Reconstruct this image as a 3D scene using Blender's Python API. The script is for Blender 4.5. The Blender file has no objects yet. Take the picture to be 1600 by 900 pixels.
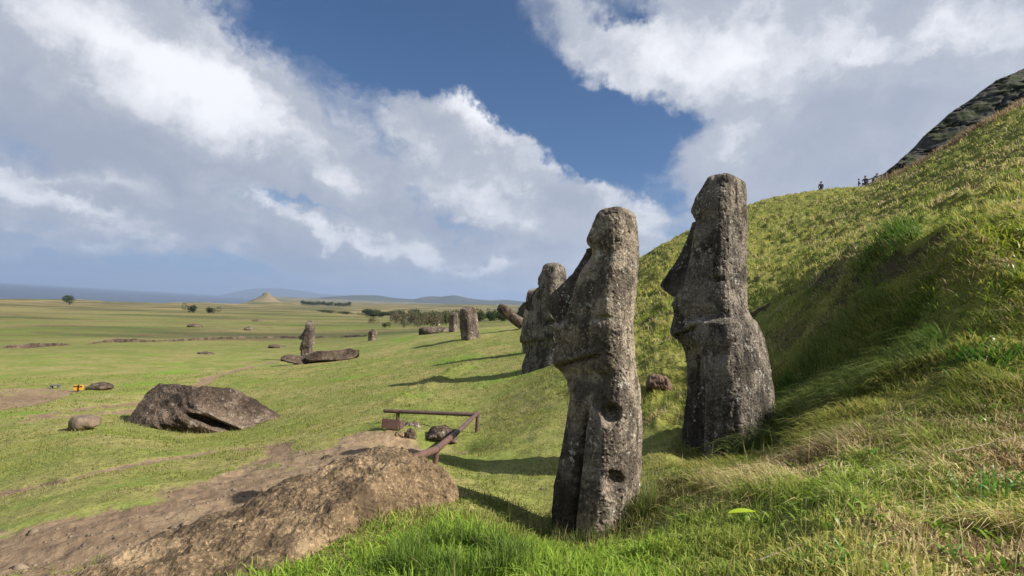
import bpy, math, random
import numpy as np
from mathutils import Vector, Matrix

random.seed(7)
RNG = np.random.default_rng(11)
scene = bpy.context.scene
COL = scene.collection
rad = math.radians

# ---------------------------------------------------------------- camera
EYE = np.array([0.0, 0.0, 60.0])            # sixty metres above the sea
PITCH, ROLL, FPX = rad(2.3), rad(3.3), 889.0
F = np.array([0, math.cos(PITCH), math.sin(PITCH)])
_u0 = np.array([0, -math.sin(PITCH), math.cos(PITCH)])
_r0 = np.array([1.0, 0, 0])
R = math.cos(ROLL) * _r0 + math.sin(ROLL) * _u0
U = -math.sin(ROLL) * _r0 + math.cos(ROLL) * _u0
cd = bpy.data.cameras.new('camera')
cam = bpy.data.objects.new('camera', cd)
COL.objects.link(cam)
cd.sensor_width = 36.0
cd.lens = 36.0 * FPX / 1600.0
cd.clip_start, cd.clip_end = 0.05, 200000.0
M = Matrix(((R[0], U[0], -F[0], EYE[0]), (R[1], U[1], -F[1], EYE[1]), (R[2], U[2], -F[2], EYE[2]), (0, 0, 0, 1)))
cam.matrix_world = M
scene.camera = cam

# ---------------------------------------------------------------- light
SUN_EL, SUN_AZ = rad(39.0), rad(-18.0)         # azimuth from +X towards +Y
SUN_DIR = np.array([math.cos(SUN_EL) * math.cos(SUN_AZ), math.cos(SUN_EL) * math.sin(SUN_AZ), math.sin(SUN_EL)])
scene.view_settings.view_transform = 'Standard'
scene.view_settings.look = 'None'
scene.view_settings.exposure = 0.88
scene.view_settings.gamma = 1.0
scene.view_settings.use_curve_mapping = False
sd = bpy.data.lights.new('sun', 'SUN')
sd.energy, sd.angle, sd.color = 5.0, rad(0.5), (1.0, 0.93, 0.82)
sun = bpy.data.objects.new('sun', sd)
COL.objects.link(sun)
sun.rotation_euler = Vector(SUN_DIR).to_track_quat('Z', 'Y').to_euler()
sun.location = (20, 0, 90)


class NT:
    """small helper to write node trees"""
    def __init__(self, tree):
        self.t, self.n, self.l = tree, tree.nodes, tree.links
        self.n.clear()

    def node(self, typ, **kw):
        nd = self.n.new(typ)
        for k, v in kw.items():
            setattr(nd, k, v)
        return nd

    def put(self, sock, v):
        if v is None:
            return
        if hasattr(v, 'is_output'):
            self.l.new(v, sock)
        elif isinstance(v, (tuple, list)) and len(v) == 3 and len(getattr(sock, 'default_value', (0,) * 3)) == 4:
            sock.default_value = (*v, 1)
        else:
            sock.default_value = v

    def math(self, op, a, b=None, c=None, clamp=False):
        nd = self.node('ShaderNodeMath', operation=op, use_clamp=clamp)
        for s, v in zip(nd.inputs, (a, b, c)):
            self.put(s, v)
        return nd.outputs[0]

    def vmath(self, op, a, b=None, scale=None):
        nd = self.node('ShaderNodeVectorMath', operation=op)
        self.put(nd.inputs[0], a)
        self.put(nd.inputs[1], b)
        if scale is not None:
            self.put(nd.inputs[3], scale)
        return nd.outputs['Value'] if op in ('LENGTH', 'DOT_PRODUCT') else nd.outputs[0]

    def mapr(self, v, a, b, c=0.0, d=1.0, smooth=False):
        nd = self.node('ShaderNodeMapRange', interpolation_type='SMOOTHSTEP' if smooth else 'LINEAR')
        for s, x in zip(nd.inputs, (v, a, b, c, d)):
            self.put(s, x)
        return nd.outputs[0]

    def mix(self, f, a, b, typ='MIX'):
        nd = self.node('ShaderNodeMix', data_type='RGBA', blend_type=typ)
        self.put(nd.inputs[0], f)
        self.put(nd.inputs[6], a)
        self.put(nd.inputs[7], b)
        return nd.outputs[2]

    def noise(self, vec, scale, detail=4, rough=0.55, dist=0.0, col=False):
        nd = self.node('ShaderNodeTexNoise')
        self.put(nd.inputs['Vector'], vec)
        nd.inputs['Scale'].default_value = scale
        nd.inputs['Detail'].default_value = detail
        nd.inputs['Roughness'].default_value = rough
        nd.inputs['Distortion'].default_value = dist
        return nd.outputs[1 if col else 0]

    def voro(self, vec, scale, feature='F1', rnd=1.0):
        nd = self.node('ShaderNodeTexVoronoi', feature=feature)
        self.put(nd.inputs['Vector'], vec)
        nd.inputs['Scale'].default_value = scale
        nd.inputs['Randomness'].default_value = rnd
        return nd.outputs[0]

    def mapping(self, vec, loc=(0, 0, 0), rot=(0, 0, 0), sc=(1, 1, 1), typ='POINT'):
        nd = self.node('ShaderNodeMapping', vector_type=typ)
        self.put(nd.inputs[0], vec)
        nd.inputs[1].default_value = loc
        nd.inputs[2].default_value = rot
        nd.inputs[3].default_value = sc
        return nd.outputs[0]


# ---------------------------------------------------------------- sky with clouds
world = bpy.data.worlds.new('World')
scene.world = world
world.use_nodes = True
w = NT(world.node_tree)
wc = w.node('ShaderNodeTexCoord').outputs['Generated']
dirn = w.vmath('NORMALIZE', wc)
sky = w.node('ShaderNodeTexSky', sky_type='NISHITA')
sky.sun_disc = False
sky.sun_elevation = SUN_EL
sky.sun_rotation = math.pi / 2 - SUN_AZ      # clockwise from +Y
sky.altitude = 60
sky.air_density, sky.dust_density, sky.ozone_density = 1.0, 0.4, 3.0
sepd = w.node('ShaderNodeSeparateXYZ')
w.put(sepd.inputs[0], dirn)
dz = sepd.outputs[2]


def bdir(px, py):
    v = F + R * (px - 800) / FPX + U * (450 - py) / FPX
    return v / np.linalg.norm(v)


def blob(vec, px, py, sx, sy, ang):
    """soft elliptical patch of the sky round one fixed compass direction"""
    c = bdir(px, py)
    a = rad(ang)
    e = bdir(px + 4 * math.cos(a), py + 4 * math.sin(a)) - c
    t1 = e - c * e.dot(c)
    t1 /= np.linalg.norm(t1)
    t2 = np.cross(c, t1)
    m = Matrix((t1, t2, c)).transposed().to_euler()
    k = FPX * np.linalg.norm(F + R * (px - 800) / FPX + U * (450 - py) / FPX)
    mp = w.mapping(vec, tuple(c), tuple(m), (sx / k, sy / k, 0.5), 'TEXTURE')
    g = w.node('ShaderNodeTexGradient', gradient_type='SPHERICAL')
    w.put(g.inputs[0], mp)
    return g.outputs[1]


def blobsum(vec, items):
    acc = None
    for (px, py, sx, sy, ang, wt) in items:
        b = blob(vec, px, py, sx, sy, ang)
        acc = w.math('MULTIPLY', b, wt) if acc is None else w.math('MULTIPLY_ADD', b, wt, acc)
    return acc


# domain warp: cloud edges get torn
wn = w.noise(dirn, 3.2, 5, 0.6, col=True)
wn2 = w.noise(dirn, 11.0, 7, 0.68, col=True)
wv = w.vmath('SCALE', w.vmath('SUBTRACT', wn, (0.5, 0.5, 0.5)), scale=0.16)
wv2 = w.vmath('SCALE', w.vmath('SUBTRACT', wn2, (0.5, 0.5, 0.5)), scale=0.115)
warped = w.vmath('ADD', w.vmath('ADD', dirn, wv), wv2)
# perspective of a flat cloud deck
den = w.math('ADD', w.math('MAXIMUM', dz, 0.0), 0.16)
deck = w.vmath('SCALE', warped, scale=w.math('DIVIDE', 1.0, den))
deckflat = w.mapping(deck, (3.1, 1.7, 0.4), (0, 0, rad(28)), (1.0, 0.62, 0.35))
nA = w.noise(deckflat, 1.7, 7, 0.56)
nB = w.noise(deckflat, 5.2, 6, 0.6)
# cloud cover: + cloud, - blue gaps
cover_items = [
    (600, -10, 310, 130, 15, -2.3), (680, 60, 240, 115, 30, -1.6), (850, 175, 210, 85, 35, -2.1), (980, 240, 190, 70, 35, -1.9),
    (560, 95, 190, 75, 20, -1.0), (640, 130, 100, 60, 0, -0.6),
    (465, 318, 130, 20, 18, -1.1), (560, 335, 90, 14, 12, -0.9),
    (1000, 8, 100, 34, 10, -1.4), (900, 100, 80, 60, 20, -0.9), (1060, 170, 110, 55, 20, -1.5), (980, 70, 190, 80, 20, 1.3), (1330, 42, 80, 26, -10, -1.2), (1200, 20, 60, 20, 0, -0.6),
    (120, 415, 380, 30, 3, -0.9), (330, 445, 260, 22, 3, -0.4), (680, 425, 460, 40, 4, 0.9), (120, 385, 260, 14, 6, 0.5),
    (200, 110, 330, 190, 32, 2.0), (470, 250, 320, 90, 30, 1.6), (740, 240, 160, 100, 30, 1.6), (820, 300, 260, 80, 30, 1.8),
    (430, 150, 110, 60, 40, 0.6), (100, 300, 260, 70, 18, 1.2), (420, 380, 330, 35, 8, 1.0), (700, 400, 330, 60, 8, 1.2), (950, 340, 140, 60, 35, 0.8),
    (1180, 70, 260, 120, 10, 1.7), (1350, 220, 330, 180, -10, 2.0), (1500, 60, 260, 140, 0, 1.8), (1150, 290, 190, 90, 20, 1.2), (1000, 120, 90, 50, 30, 0.9),
]
cov = blobsum(warped, cover_items)
nsum = w.math('ADD', w.math('MULTIPLY_ADD', nA, 1.5, -0.75), w.math('MULTIPLY_ADD', nB, 1.5, -0.75))
covs = w.math('ADD', w.math('ADD', cov, nsum), 0.25)
fd0 = w.noise(warped, 6.0, 8, 0.60)
fd1 = w.noise(w.vmath('ADD', warped, tuple(float(q) * 0.035 for q in SUN_DIR)), 6.0, 3, 0.55)
lit = w.math('SUBTRACT', fd0, fd1)
covs = w.math('ADD', covs, w.math('MULTIPLY_ADD', fd0, 1.1, -0.55))
mask = w.mapr(covs, -0.45, 0.75, 0, 1, True)
# light and grey parts of the cloud
shade_items = [
    (230, 60, 330, 90, 38, 0.75), (430, 190, 230, 55, 38, 0.55), (480, 110, 120, 50, 40, 0.25),
    (60, 190, 330, 95, 22, -0.75), (330, 255, 260, 50, 18, -0.30), (620, 290, 240, 50, 22, -0.18),
    (90, 262, 190, 26, 14, 0.55), (130, 325, 190, 28, 22, 0.55), (20, 350, 160, 14, 8, -0.2), (190, 380, 130, 14, 10, 0.3),
    (430, 320, 220, 24, 24, 0.55), (600, 380, 190, 22, 14, 0.4), (300, 350, 190, 26, 15, -0.35), (500, 400, 330, 26, 6, -0.35),
    (740, 170, 100, 60, 30, 0.6), (850, 240, 160, 40, 35, 0.4), (740, 310, 110, 35, 25, 0.4), (900, 300, 150, 40, 25, -0.3), (720, 360, 240, 35, 15, -0.45),
    (760, 410, 70, 18, 0, 0.45), (960, 330, 90, 40, 30, 0.45), (1020, 80, 170, 90, 20, 0.38), (1190, 70, 200, 80, 10, 0.36), (1160, 235, 130, 50, -10, 0.45),
    (1480, 30, 260, 50, -5, 0.5), (1540, 150, 110, 50, -20, 0.15), (1390, 180, 260, 90, -15, -0.42), (1250, 270, 260, 70, 5, -0.45), (1250, 190, 100, 60, 0, -0.15),
    (1110, 330, 90, 40, 10, -0.1), (850, 430, 120, 20, 0, -0.2),
]
shd = blobsum(warped, shade_items)
nC = w.noise(w.mapping(deck, (7.7, 2.2, 5.0), (0, 0, rad(28)), (1.0, 0.7, 0.35)), 3.4, 6, 0.56)
shs = w.math('ADD', w.math('MULTIPLY_ADD', nC, 0.95, -0.02), shd)
shs = w.math('ADD', shs, w.math('MULTIPLY', lit, 1.5))
lum = w.mapr(shs, -0.25, 1.38, 0.0, 1.0, True)
ramp = w.node('ShaderNodeValToRGB')
w.put(ramp.inputs[0], lum)
CS = 1.0
els = ramp.color_ramp.elements
els[0].position, els[0].color = 0.0, (0.28, 0.31, 0.385, 1)
els[1].position, els[1].color = 1.0, (0.76, 0.77, 0.80, 1)
e = els.new(0.45); e.color = (0.38, 0.405, 0.46, 1)
e = els.new(0.75); e.color = (0.60, 0.61, 0.65, 1)
cloudc = w.vmath('SCALE', ramp.outputs[0], scale=11.4)
# deeper blue high up, pale blue-grey air low down
skyc = w.mix(1.0, sky.outputs[0], (0.40, 0.66, 0.92), 'MULTIPLY')
skyc = w.vmath('SCALE', skyc, scale=0.74)
hz = w.mapr(dz, 0.0, 0.26, 0.85, 0.0, True)
skyc = w.mix(hz, skyc, (2.3, 3.4, 5.4))
thin = w.math('MULTIPLY', mask, w.mapr(dz, 0.0, 0.09, 0.45, 1.0, True))
skym = w.mix(thin, skyc, cloudc)
bg = w.node('ShaderNodeBackground')
w.put(bg.inputs[0], skym)
bg.inputs[1].default_value = 0.064
wo = w.node('ShaderNodeOutputWorld')
w.l.new(bg.outputs[0], wo.inputs[0])
world.cycles.sampling_method = 'MANUAL'
world.cycles.sample_map_resolution = 512

scene.cycles.volume_bounces = 0
scene.cycles.max_bounces = 5
scene.cycles.diffuse_bounces = 3
scene.cycles.transmission_bounces = 3
scene.cycles.use_denoising = True


# ---------------------------------------------------------------- numpy helpers
def _hash(ix, iy, iz, seed):
    h = (ix.astype(np.uint32) * np.uint32(374761393) + iy.astype(np.uint32) * np.uint32(668265263)
         + iz.astype(np.uint32) * np.uint32(2147483647) + np.uint32(seed * 974711 & 0xffffffff))
    h ^= h >> np.uint32(13)
    h *= np.uint32(1274126177)
    h ^= h >> np.uint32(16)
    h *= np.uint32(2246822519)
    h ^= h >> np.uint32(13)
    return h.astype(np.float64) / 4294967295.0 * 2 - 1


def vnoise(x, y, z=None, seed=0):
    x = np.asarray(x, float); y = np.asarray(y, float)
    z = np.zeros_like(x) if z is None else np.asarray(z, float)
    xi, yi, zi = np.floor(x), np.floor(y), np.floor(z)
    fx, fy, fz = x - xi, y - yi, z - zi
    ux, uy, uz = (t * t * t * (t * (t * 6 - 15) + 10) for t in (fx, fy, fz))
    xi, yi, zi = (t.astype(np.int64) for t in (xi, yi, zi))
    with np.errstate(over='ignore'):
        def h(a, b, c):
            return _hash((xi + a) & 0xffffffff, (yi + b) & 0xffffffff, (zi + c) & 0xffffffff, seed)
        c00 = h(0, 0, 0) * (1 - ux) + h(1, 0, 0) * ux
        c10 = h(0, 1, 0) * (1 - ux) + h(1, 1, 0) * ux
        c0 = c00 * (1 - uy) + c10 * uy
        if not np.any(fz):
            return c0
        c01 = h(0, 0, 1) * (1 - ux) + h(1, 0, 1) * ux
        c11 = h(0, 1, 1) * (1 - ux) + h(1, 1, 1) * ux
        c1 = c01 * (1 - uy) + c11 * uy
    return c0 * (1 - uz) + c1 * uz


def fbm(x, y, z=None, octv=4, seed=0, gain=0.5):
    a, s, t = 1.0, 0.0, 0.0
    for o in range(octv):
        f = 2.03 ** o
        s = s + a * vnoise(x * f + 17.3 * o, y * f - 9.1 * o, None if z is None else z * f + 4.7 * o, seed + o)
        t += a
        a *= gain
    return s / t


def sstep(a, b, x):
    t = np.clip((x - a) / (b - a), 0, 1)
    return t * t * (3 - 2 * t)


def pix(px, py, d):
    """world point d metres in front of the photographer, seen in the direction px,py"""
    return EYE + d * (F + R * (px - 800) / FPX + U * (450 - py) / FPX)


def prop(o, label=None, cat=None, group=None, kind=None):
    for k, v in (('label', label), ('category', cat), ('group', group), ('kind', kind)):
        if v is not None:
            o[k] = v
    return o


def link(name, me, parent=None, mat=None):
    o = bpy.data.objects.new(name, me)
    COL.objects.link(o)
    if parent is not None:
        o.parent = parent
    if mat is not None:
        me.materials.append(mat)
    return o


def empty(name, loc, rz=0):
    o = bpy.data.objects.new(name, None)
    COL.objects.link(o)
    o.location = [float(c) for c in loc]
    o.rotation_euler = (0, 0, rz)
    o.empty_display_size = 0.2
    return o


def mesh_np(name, V, faces, smooth=True, counts=None):
    """faces: (n,k) array, or a flat index array with counts"""
    me = bpy.data.meshes.new(name)
    V = np.asarray(V, np.float32)
    if counts is None:
        faces = np.asarray(faces, np.int32)
        counts = np.full(len(faces), faces.shape[1], np.int32)
        flat = faces.ravel()
    else:
        flat = np.asarray(faces, np.int32)
        counts = np.asarray(counts, np.int32)
    me.vertices.add(len(V))
    me.vertices.foreach_set('co', V.ravel())
    me.loops.add(len(flat))
    me.loops.foreach_set('vertex_index', flat)
    me.polygons.add(len(counts))
    starts = np.concatenate(([0], np.cumsum(counts)[:-1])).astype(np.int32)
    me.polygons.foreach_set('loop_start', starts)
    me.polygons.foreach_set('loop_total', counts)
    if smooth:
        me.polygons.foreach_set('use_smooth', np.ones(len(counts), bool))
    me.update(calc_edges=True)
    return me


def grid_faces(nr, nc, wrap=False):
    i = np.arange(nr - 1)[:, None]
    j = np.arange(nc if wrap else nc - 1)[None, :]
    j2 = (j + 1) % nc
    return np.stack([i * nc + j, i * nc + j2, (i + 1) * nc + j2, (i + 1) * nc + j], -1).reshape(-1, 4)


def material(name):
    m = bpy.data.materials.new(name)
    m.use_nodes = True
    return m, NT(m.node_tree)


def finish(nt, col, rough=0.9, bump=None, bstr=0.5, bdist=0.02, spec=0.3, normal=None):
    p = nt.node('ShaderNodeBsdfPrincipled')
    nt.put(p.inputs['Base Color'], col)
    nt.put(p.inputs['Roughness'], rough)
    p.inputs['Specular IOR Level'].default_value = spec
    if bump is not None:
        b = nt.node('ShaderNodeBump')
        b.inputs['Strength'].default_value = bstr
        b.inputs['Distance'].default_value = bdist
        nt.put(b.inputs['Height'], bump)
        nt.l.new(b.outputs[0], p.inputs['Normal'])
    o = nt.node('ShaderNodeOutputMaterial')
    nt.l.new(p.outputs[0], o.inputs[0])
    return p


def plain(name, col, rough=0.8, var=0.25, scale=30.0, spec=0.3):
    m, t = material(name)
    c = t.node('ShaderNodeTexCoord').outputs['Object']
    n = t.noise(c, scale, 4, 0.6)
    finish(t, t.mix(t.mapr(n, 0.3, 0.7), tuple(x * (1 - var) for x in col), tuple(min(1, x * (1 + var)) for x in col)), rough, n, 0.3, 0.01, spec)
    return m


# ---------------------------------------------------------------- the lie of the land
# control points: direction px,py and forward distance in metres; e = height over range, seen from the eye
CP = [
    # left edge
    (0, 900, 4.4), (0, 820, 6.3), (0, 770, 9.0), (0, 690, 14), (0, 640, 20), (0, 600, 30), (0, 560, 50), (0, 520, 110), (0, 490, 300), (0, 468, 900), (0, 462.5, 1300),
    (150, 900, 3.9), (150, 770, 7.3), (150, 690, 12.5), (150, 640, 20), (150, 600, 31), (150, 560, 52), (150, 520, 115), (150, 494, 300), (150, 472, 950), (150, 465, 1350),
    (310, 900, 3.6), (310, 800, 5.6), (310, 740, 8.8), (310, 680, 17), (310, 640, 23), (310, 600, 32), (310, 560, 54), (310, 530, 100), (310, 500, 260), (310, 476, 1000), (310, 467, 2200),
    (400, 468, 3000), (400, 480, 900), (400, 500, 280),
    (480, 900, 3.2), (480, 760, 6.4), (480, 700, 10), (480, 650, 18), (480, 600, 29), (480, 562, 48), (480, 540, 80), (480, 515, 170), (480, 490, 500), (480, 474, 2600),
    (580, 900, 2.9), (580, 780, 5.0), (570, 700, 9.0), (580, 650, 15), (580, 600, 25), (580, 560, 42), (580, 535, 66), (580, 520, 130), (580, 500, 330), (580, 476, 2600),
    (650, 880, 2.9), (650, 800, 4.6), (650, 730, 7.2), (650, 680, 10.5), (650, 640, 15.5), (650, 600, 23), (650, 570, 33), (650, 545, 45), (650, 524, 60),
    (650, 517, 130), (650, 503, 300), (650, 476, 2600),
    (745, 880, 2.7), (745, 810, 3.9), (745, 780, 5.4), (745, 740, 7.8), (745, 672, 13), (745, 640, 16), (745, 600, 21), (745, 560, 30), (745, 528, 45), (745, 513, 62),
    (745, 508, 140), (745, 500, 330), (745, 476, 2600),
    (850, 880, 2.6), (850, 845, 3.2), (850, 840, 4.7), (850, 822, 5.4), (850, 770, 6.6), (850, 700, 9.2), (850, 640, 12.5), (850, 600, 16), (850, 570, 22), (850, 530, 36), (850, 502, 62), (850, 497, 150), (850, 478, 2600),
    (950, 890, 2.5), (950, 840, 3.0), (950, 838, 4.5), (950, 822, 5.3), (950, 770, 6.0), (950, 700, 8.8), (950, 600, 13), (950, 540, 19), (950, 470, 36), (950, 440, 60),
    (1030, 900, 2.4), (1030, 812, 3.2), (1030, 803, 4.3), (1030, 760, 5.6), (1030, 700, 7.4), (1030, 640, 9.2), (1030, 600, 10.7), (1030, 560, 13), (1030, 520, 17), (1030, 480, 22), (1030, 440, 30), (1030, 392, 44),
    (1120, 900, 2.4), (1120, 775, 3.4), (1120, 750, 4.8), (1120, 712, 7.2), (1120, 345, 54),
    (1200, 900, 2.35), (1200, 800, 3.1), (1200, 738, 4.2), (1200, 715, 5.4), (1200, 675, 7.2), (1210, 620, 9.0), (1200, 560, 10.8), (1200, 500, 13.5), (1200, 455, 19), (1200, 430, 24), (1200, 380, 36), (1190, 315, 60),
    (1300, 900, 2.2), (1300, 760, 3.1), (1300, 690, 4.3), (1300, 650, 6.0), (1300, 590, 7.8), (1300, 520, 9.4), (1300, 450, 10.6), (1300, 418, 11.6), (1300, 390, 20), (1300, 345, 36), (1300, 296, 60), (1350, 293, 62),
    (1400, 900, 2.1), (1400, 760, 3.0), (1400, 665, 4.2), (1400, 625, 5.3), (1400, 560, 7.0), (1400, 470, 8.4), (1400, 392, 9.4), (1400, 376, 12), (1400, 340, 24), (1395, 291, 58), (1440, 262, 56),
    (1500, 900, 2.15), (1500, 700, 3.5), (1500, 620, 4.7), (1500, 560, 5.5), (1500, 470, 7.0), (1500, 368, 7.9), (1500, 350, 9.4), (1500, 310, 17), (1500, 224, 52), (1550, 194, 49),
    (1600, 900, 2.15), (1600, 760, 2.9), (1600, 640, 4.1), (1600, 550, 5.4), (1600, 450, 6.4), (1600, 375, 7.4), (1600, 340, 8.4), (1600, 280, 14), (1600, 162, 45),
]
# beyond the frame: x, y, height relative to the eye
CX = [(6, 3, 0.3), (9, 4, 1.9), (3.5, 2, -0.35), (3.0, 0.0, -0.3), (5.0, 0.0, 0.45), (9.0, 0.0, 1.9), (18, 0, 5.6), (40, 0, 14.5), (80, 0, 30), (2, -2, -0.7), (6, -6, .6), (20, -20, 5), (60, -60, 18),
      (0, -1.5, -1.45), (0, -6, -1.5), (0, -30, -2), (0, -200, -10), (-2, -1, -2.1), (-5, 0, -3.0), (-10, 0, -4.2), (-30, 0, -7.5), (-100, 0, -14), (-1000, 0, -33),
      (-6, -6, -3.0), (-40, -40, -9), (-700, -700, -33), (14, 7, 4.6), (30, 20, 12), (60, 45, 26), (100, 80, 44), (0.3, 0.3, -1.4), (-0.4, 0.2, -1.6), (0.4, -0.3, -1.35), (120, 150, 60), (0, 1.5, -1.3), (0.9, 1.2, -1.05), (-0.9, 1.3, -1.75)]
# behind the skyline the slope falls away again; far plain
CP += [(950, 475, 110), (1030, 425, 90), (1120, 395, 110), (1200, 365, 120), (1300, 345, 140), (1395, 330, 140), (1500, 290, 110), (1600, 240, 90),
       (1030, 455, 250), (1200, 430, 300), (1400, 400, 350), (1600, 350, 300)]
CP += [(px, 441.5 + 0.058 * px - (px - 380) * 0.012 - 2, 7500) for px in (500, 650, 800)] + [(px, 441.5 + 0.058 * px, 7500) for px in (0, 200, 1000, 1300, 1600)]
CP += [(px, 441.5 + 0.058 * px, 1500) for px in (1000, 1300, 1600)]
pts = []
for (px, py, d) in CP:
    if d < 5.2 and py > 600:
        py += (44 if 700 < px < 1180 else 26) * (1 - max(0, d - 3.4) / 1.8 if d > 3.4 else 1)      # leave room for the grass itself
    q = pix(px, py, d) - EYE
    r = math.hypot(q[0], q[1])
    pts.append((math.atan2(q[0], q[1]), math.log(r), q[2] / r))
for (x, y, z) in CX:
    r = math.hypot(x, y)
    a = math.atan2(x, y)
    pts.append((a, math.log(r), z / r))
    if abs(a) > 2.2:
        pts.append((a - math.copysign(2 * math.pi, a), math.log(r), z / r))
pts = np.array(pts)


def _feat(A, L):
    return np.stack([A * 2.6, L], -1)


def _phi(d2):
    return 0.5 * d2 * np.log(d2 + 1e-9)


Xc = _feat(pts[:, 0], pts[:, 1])
n_ = len(Xc)
K = _phi(((Xc[:, None] - Xc[None]) ** 2).sum(-1)) + np.eye(n_) * 2e-3
Pm = np.c_[np.ones(n_), Xc]
SOL = np.linalg.solve(np.block([[K, Pm], [Pm.T, np.zeros((3, 3))]]), np.r_[pts[:, 2], np.zeros(3)])


def slope_e(A, L):
    q = _feat(A.ravel(), L.ravel())
    out = np.empty(len(q))
    for s in range(0, len(q), 40000):
        b = q[s:s + 40000]
        out[s:s + 40000] = _phi(((b[:, None] - Xc[None]) ** 2).sum(-1)) @ SOL[:n_] + np.c_[np.ones(len(b)), b] @ SOL[n_:]
    return out.reshape(A.shape)


az_in = np.arange(-52, 52.01, 0.11)
az = np.radians(np.concatenate([np.arange(-180, -52, 2.0), az_in, np.arange(54, 180.01, 2.0)]))
lr = np.concatenate([np.arange(math.log(0.35), math.log(90), 0.0095), np.arange(math.log(90), math.log(9000), 0.03)])
# coarse solve, then fine interpolation of the smooth surface
azc = np.unique(np.concatenate([az[::6], az[-1:]]))
lrc = np.unique(np.concatenate([lr[::4], lr[-1:]]))
Ec = slope_e(*np.meshgrid(azc, lrc, indexing='ij'))


def bilin(xa, ya, Z, x, y):
    i = np.clip(np.searchsorted(xa, x) - 1, 0, len(xa) - 2)
    j = np.clip(np.searchsorted(ya, y) - 1, 0, len(ya) - 2)
    tx = np.clip((x - xa[i]) / (xa[i + 1] - xa[i]), 0, 1)
    ty = np.clip((y - ya[j]) / (ya[j + 1] - ya[j]), 0, 1)
    return (Z[i, j] * (1 - tx) * (1 - ty) + Z[i + 1, j] * tx * (1 - ty) + Z[i, j + 1] * (1 - tx) * ty + Z[i + 1, j + 1] * tx * ty)


def cubic_up(xa, Z, x):
    """Catmull-Rom interpolation along axis 0"""
    i = np.clip(np.searchsorted(xa, x) - 1, 0, len(xa) - 2)
    x0, x1 = xa[i], xa[i + 1]
    t = ((x - x0) / (x1 - x0))[:, None]
    im, ip = np.maximum(i - 1, 0), np.minimum(i + 2, len(xa) - 1)
    h = (x1 - x0)[:, None]
    m0 = (Z[i + 1] - Z[im]) / np.maximum(xa[i + 1] - xa[im], 1e-9)[:, None] * h
    m1 = (Z[ip] - Z[i]) / np.maximum(xa[ip] - xa[i], 1e-9)[:, None] * h
    t2, t3 = t * t, t * t * t
    return (2 * t3 - 3 * t2 + 1) * Z[i] + (t3 - 2 * t2 + t) * m0 + (-2 * t3 + 3 * t2) * Z[i + 1] + (t3 - t2) * m1


Ef = cubic_up(azc, Ec, az)
Ef = cubic_up(lrc, Ef.T, lr).T
AA, LL = np.meshgrid(az, lr, indexing='ij')
RR = np.exp(LL)
GX, GY = RR * np.sin(AA), RR * np.cos(AA)
SMZ = Ef * RR


def hillness(x, y):
    """1 on the rough hillside to the right, 0 on the mown slope and plain"""
    b = x - (0.6 + 0.02 * y) + 0.5 * fbm(x * 0.5, y * 0.5, octv=3, seed=3)
    far = sstep(10, 18, y)
    return np.clip(sstep(0.2, 1.6, b) * (1 - far) + far * sstep(-1, 4.5, x - 0.09 * y + 1.2 * fbm(x * .2, y * .2, octv=3, seed=4)), 0, 1)


HILL = hillness(GX, GY)
# coast: the land drops into the sea to the left
coast = 1400 + 300 * fbm(AA * 9, AA * 0, octv=3, seed=9) + 7000 * sstep(rad(-24.8), rad(-22.5), AA)
drop = sstep(1.0, 1.1, RR / coast) * sstep(rad(100), rad(60), AA)
near = np.exp(-(RR / 2000) ** 2)
Z = SMZ.copy()
Z += 0.040 * fbm(GX * 1.6, GY * 1.6, octv=4, seed=21) * sstep(0.8, 2.0, RR) + 0.022 * fbm(GX * 5, GY * 5, octv=3, seed=23) * sstep(3, 6, RR) * sstep(60, 20, RR)
tus = fbm(GX * 1.7, GY * 1.7, octv=5, seed=31, gain=0.6)
tus2 = np.abs(fbm(GX * 0.7 + 5, GY * 0.9, octv=4, seed=35, gain=0.55))
amp = HILL * np.clip(RR / 10, 0.40, 1.6)
Z += amp * (0.18 * tus + 0.25 * (tus2 - 0.25))
Z += (1 - HILL) * sstep(10, 40, RR) * 0.10 * fbm(GX * 0.45, GY * 0.45, octv=4, seed=41)
Z += sstep(60, 300, RR) * (1 - HILL) * 0.0016 * np.minimum(RR, 2500) * fbm(GX / 90, GY / 90, octv=5, seed=51)
Z = Z * (1 - drop) + (-72) * drop
Z = Z + EYE[2]
ZG = Z


def ground_z(x, y):
    x, y = np.asarray(x, float), np.asarray(y, float)
    return bilin(az, lr, ZG, np.arctan2(x, y), np.log(np.maximum(np.hypot(x, y), 0.36)))


def G(px, py, dmin=1.2, dmax=6000):
    """where the sight line through px,py first meets the ground"""
    q = pix(px, py, 1.0) - EYE
    ds = np.exp(np.arange(math.log(dmin), math.log(dmax), 0.002))
    P = EYE[None] + ds[:, None] * q[None]
    below = P[:, 2] <= ground_z(P[:, 0], P[:, 1])
    k = int(np.argmax(below)) if below.any() else len(ds) - 1
    p = P[k].copy()
    p[2] = float(ground_z(p[0], p[1]))
    return p


def depth_of(p):
    return float((np.asarray(p) - EYE) @ F)


def in_poly(x, y, poly):
    inside = np.zeros(x.shape, bool)
    n = len(poly)
    for i in range(n):
        x1, y1 = poly[i]
        x2, y2 = poly[(i + 1) % n]
        c = ((y1 > y) != (y2 > y)) & (x < (x2 - x1) * (y - y1) / (y2 - y1 + 1e-12) + x1)
        inside ^= c
    return inside


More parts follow.
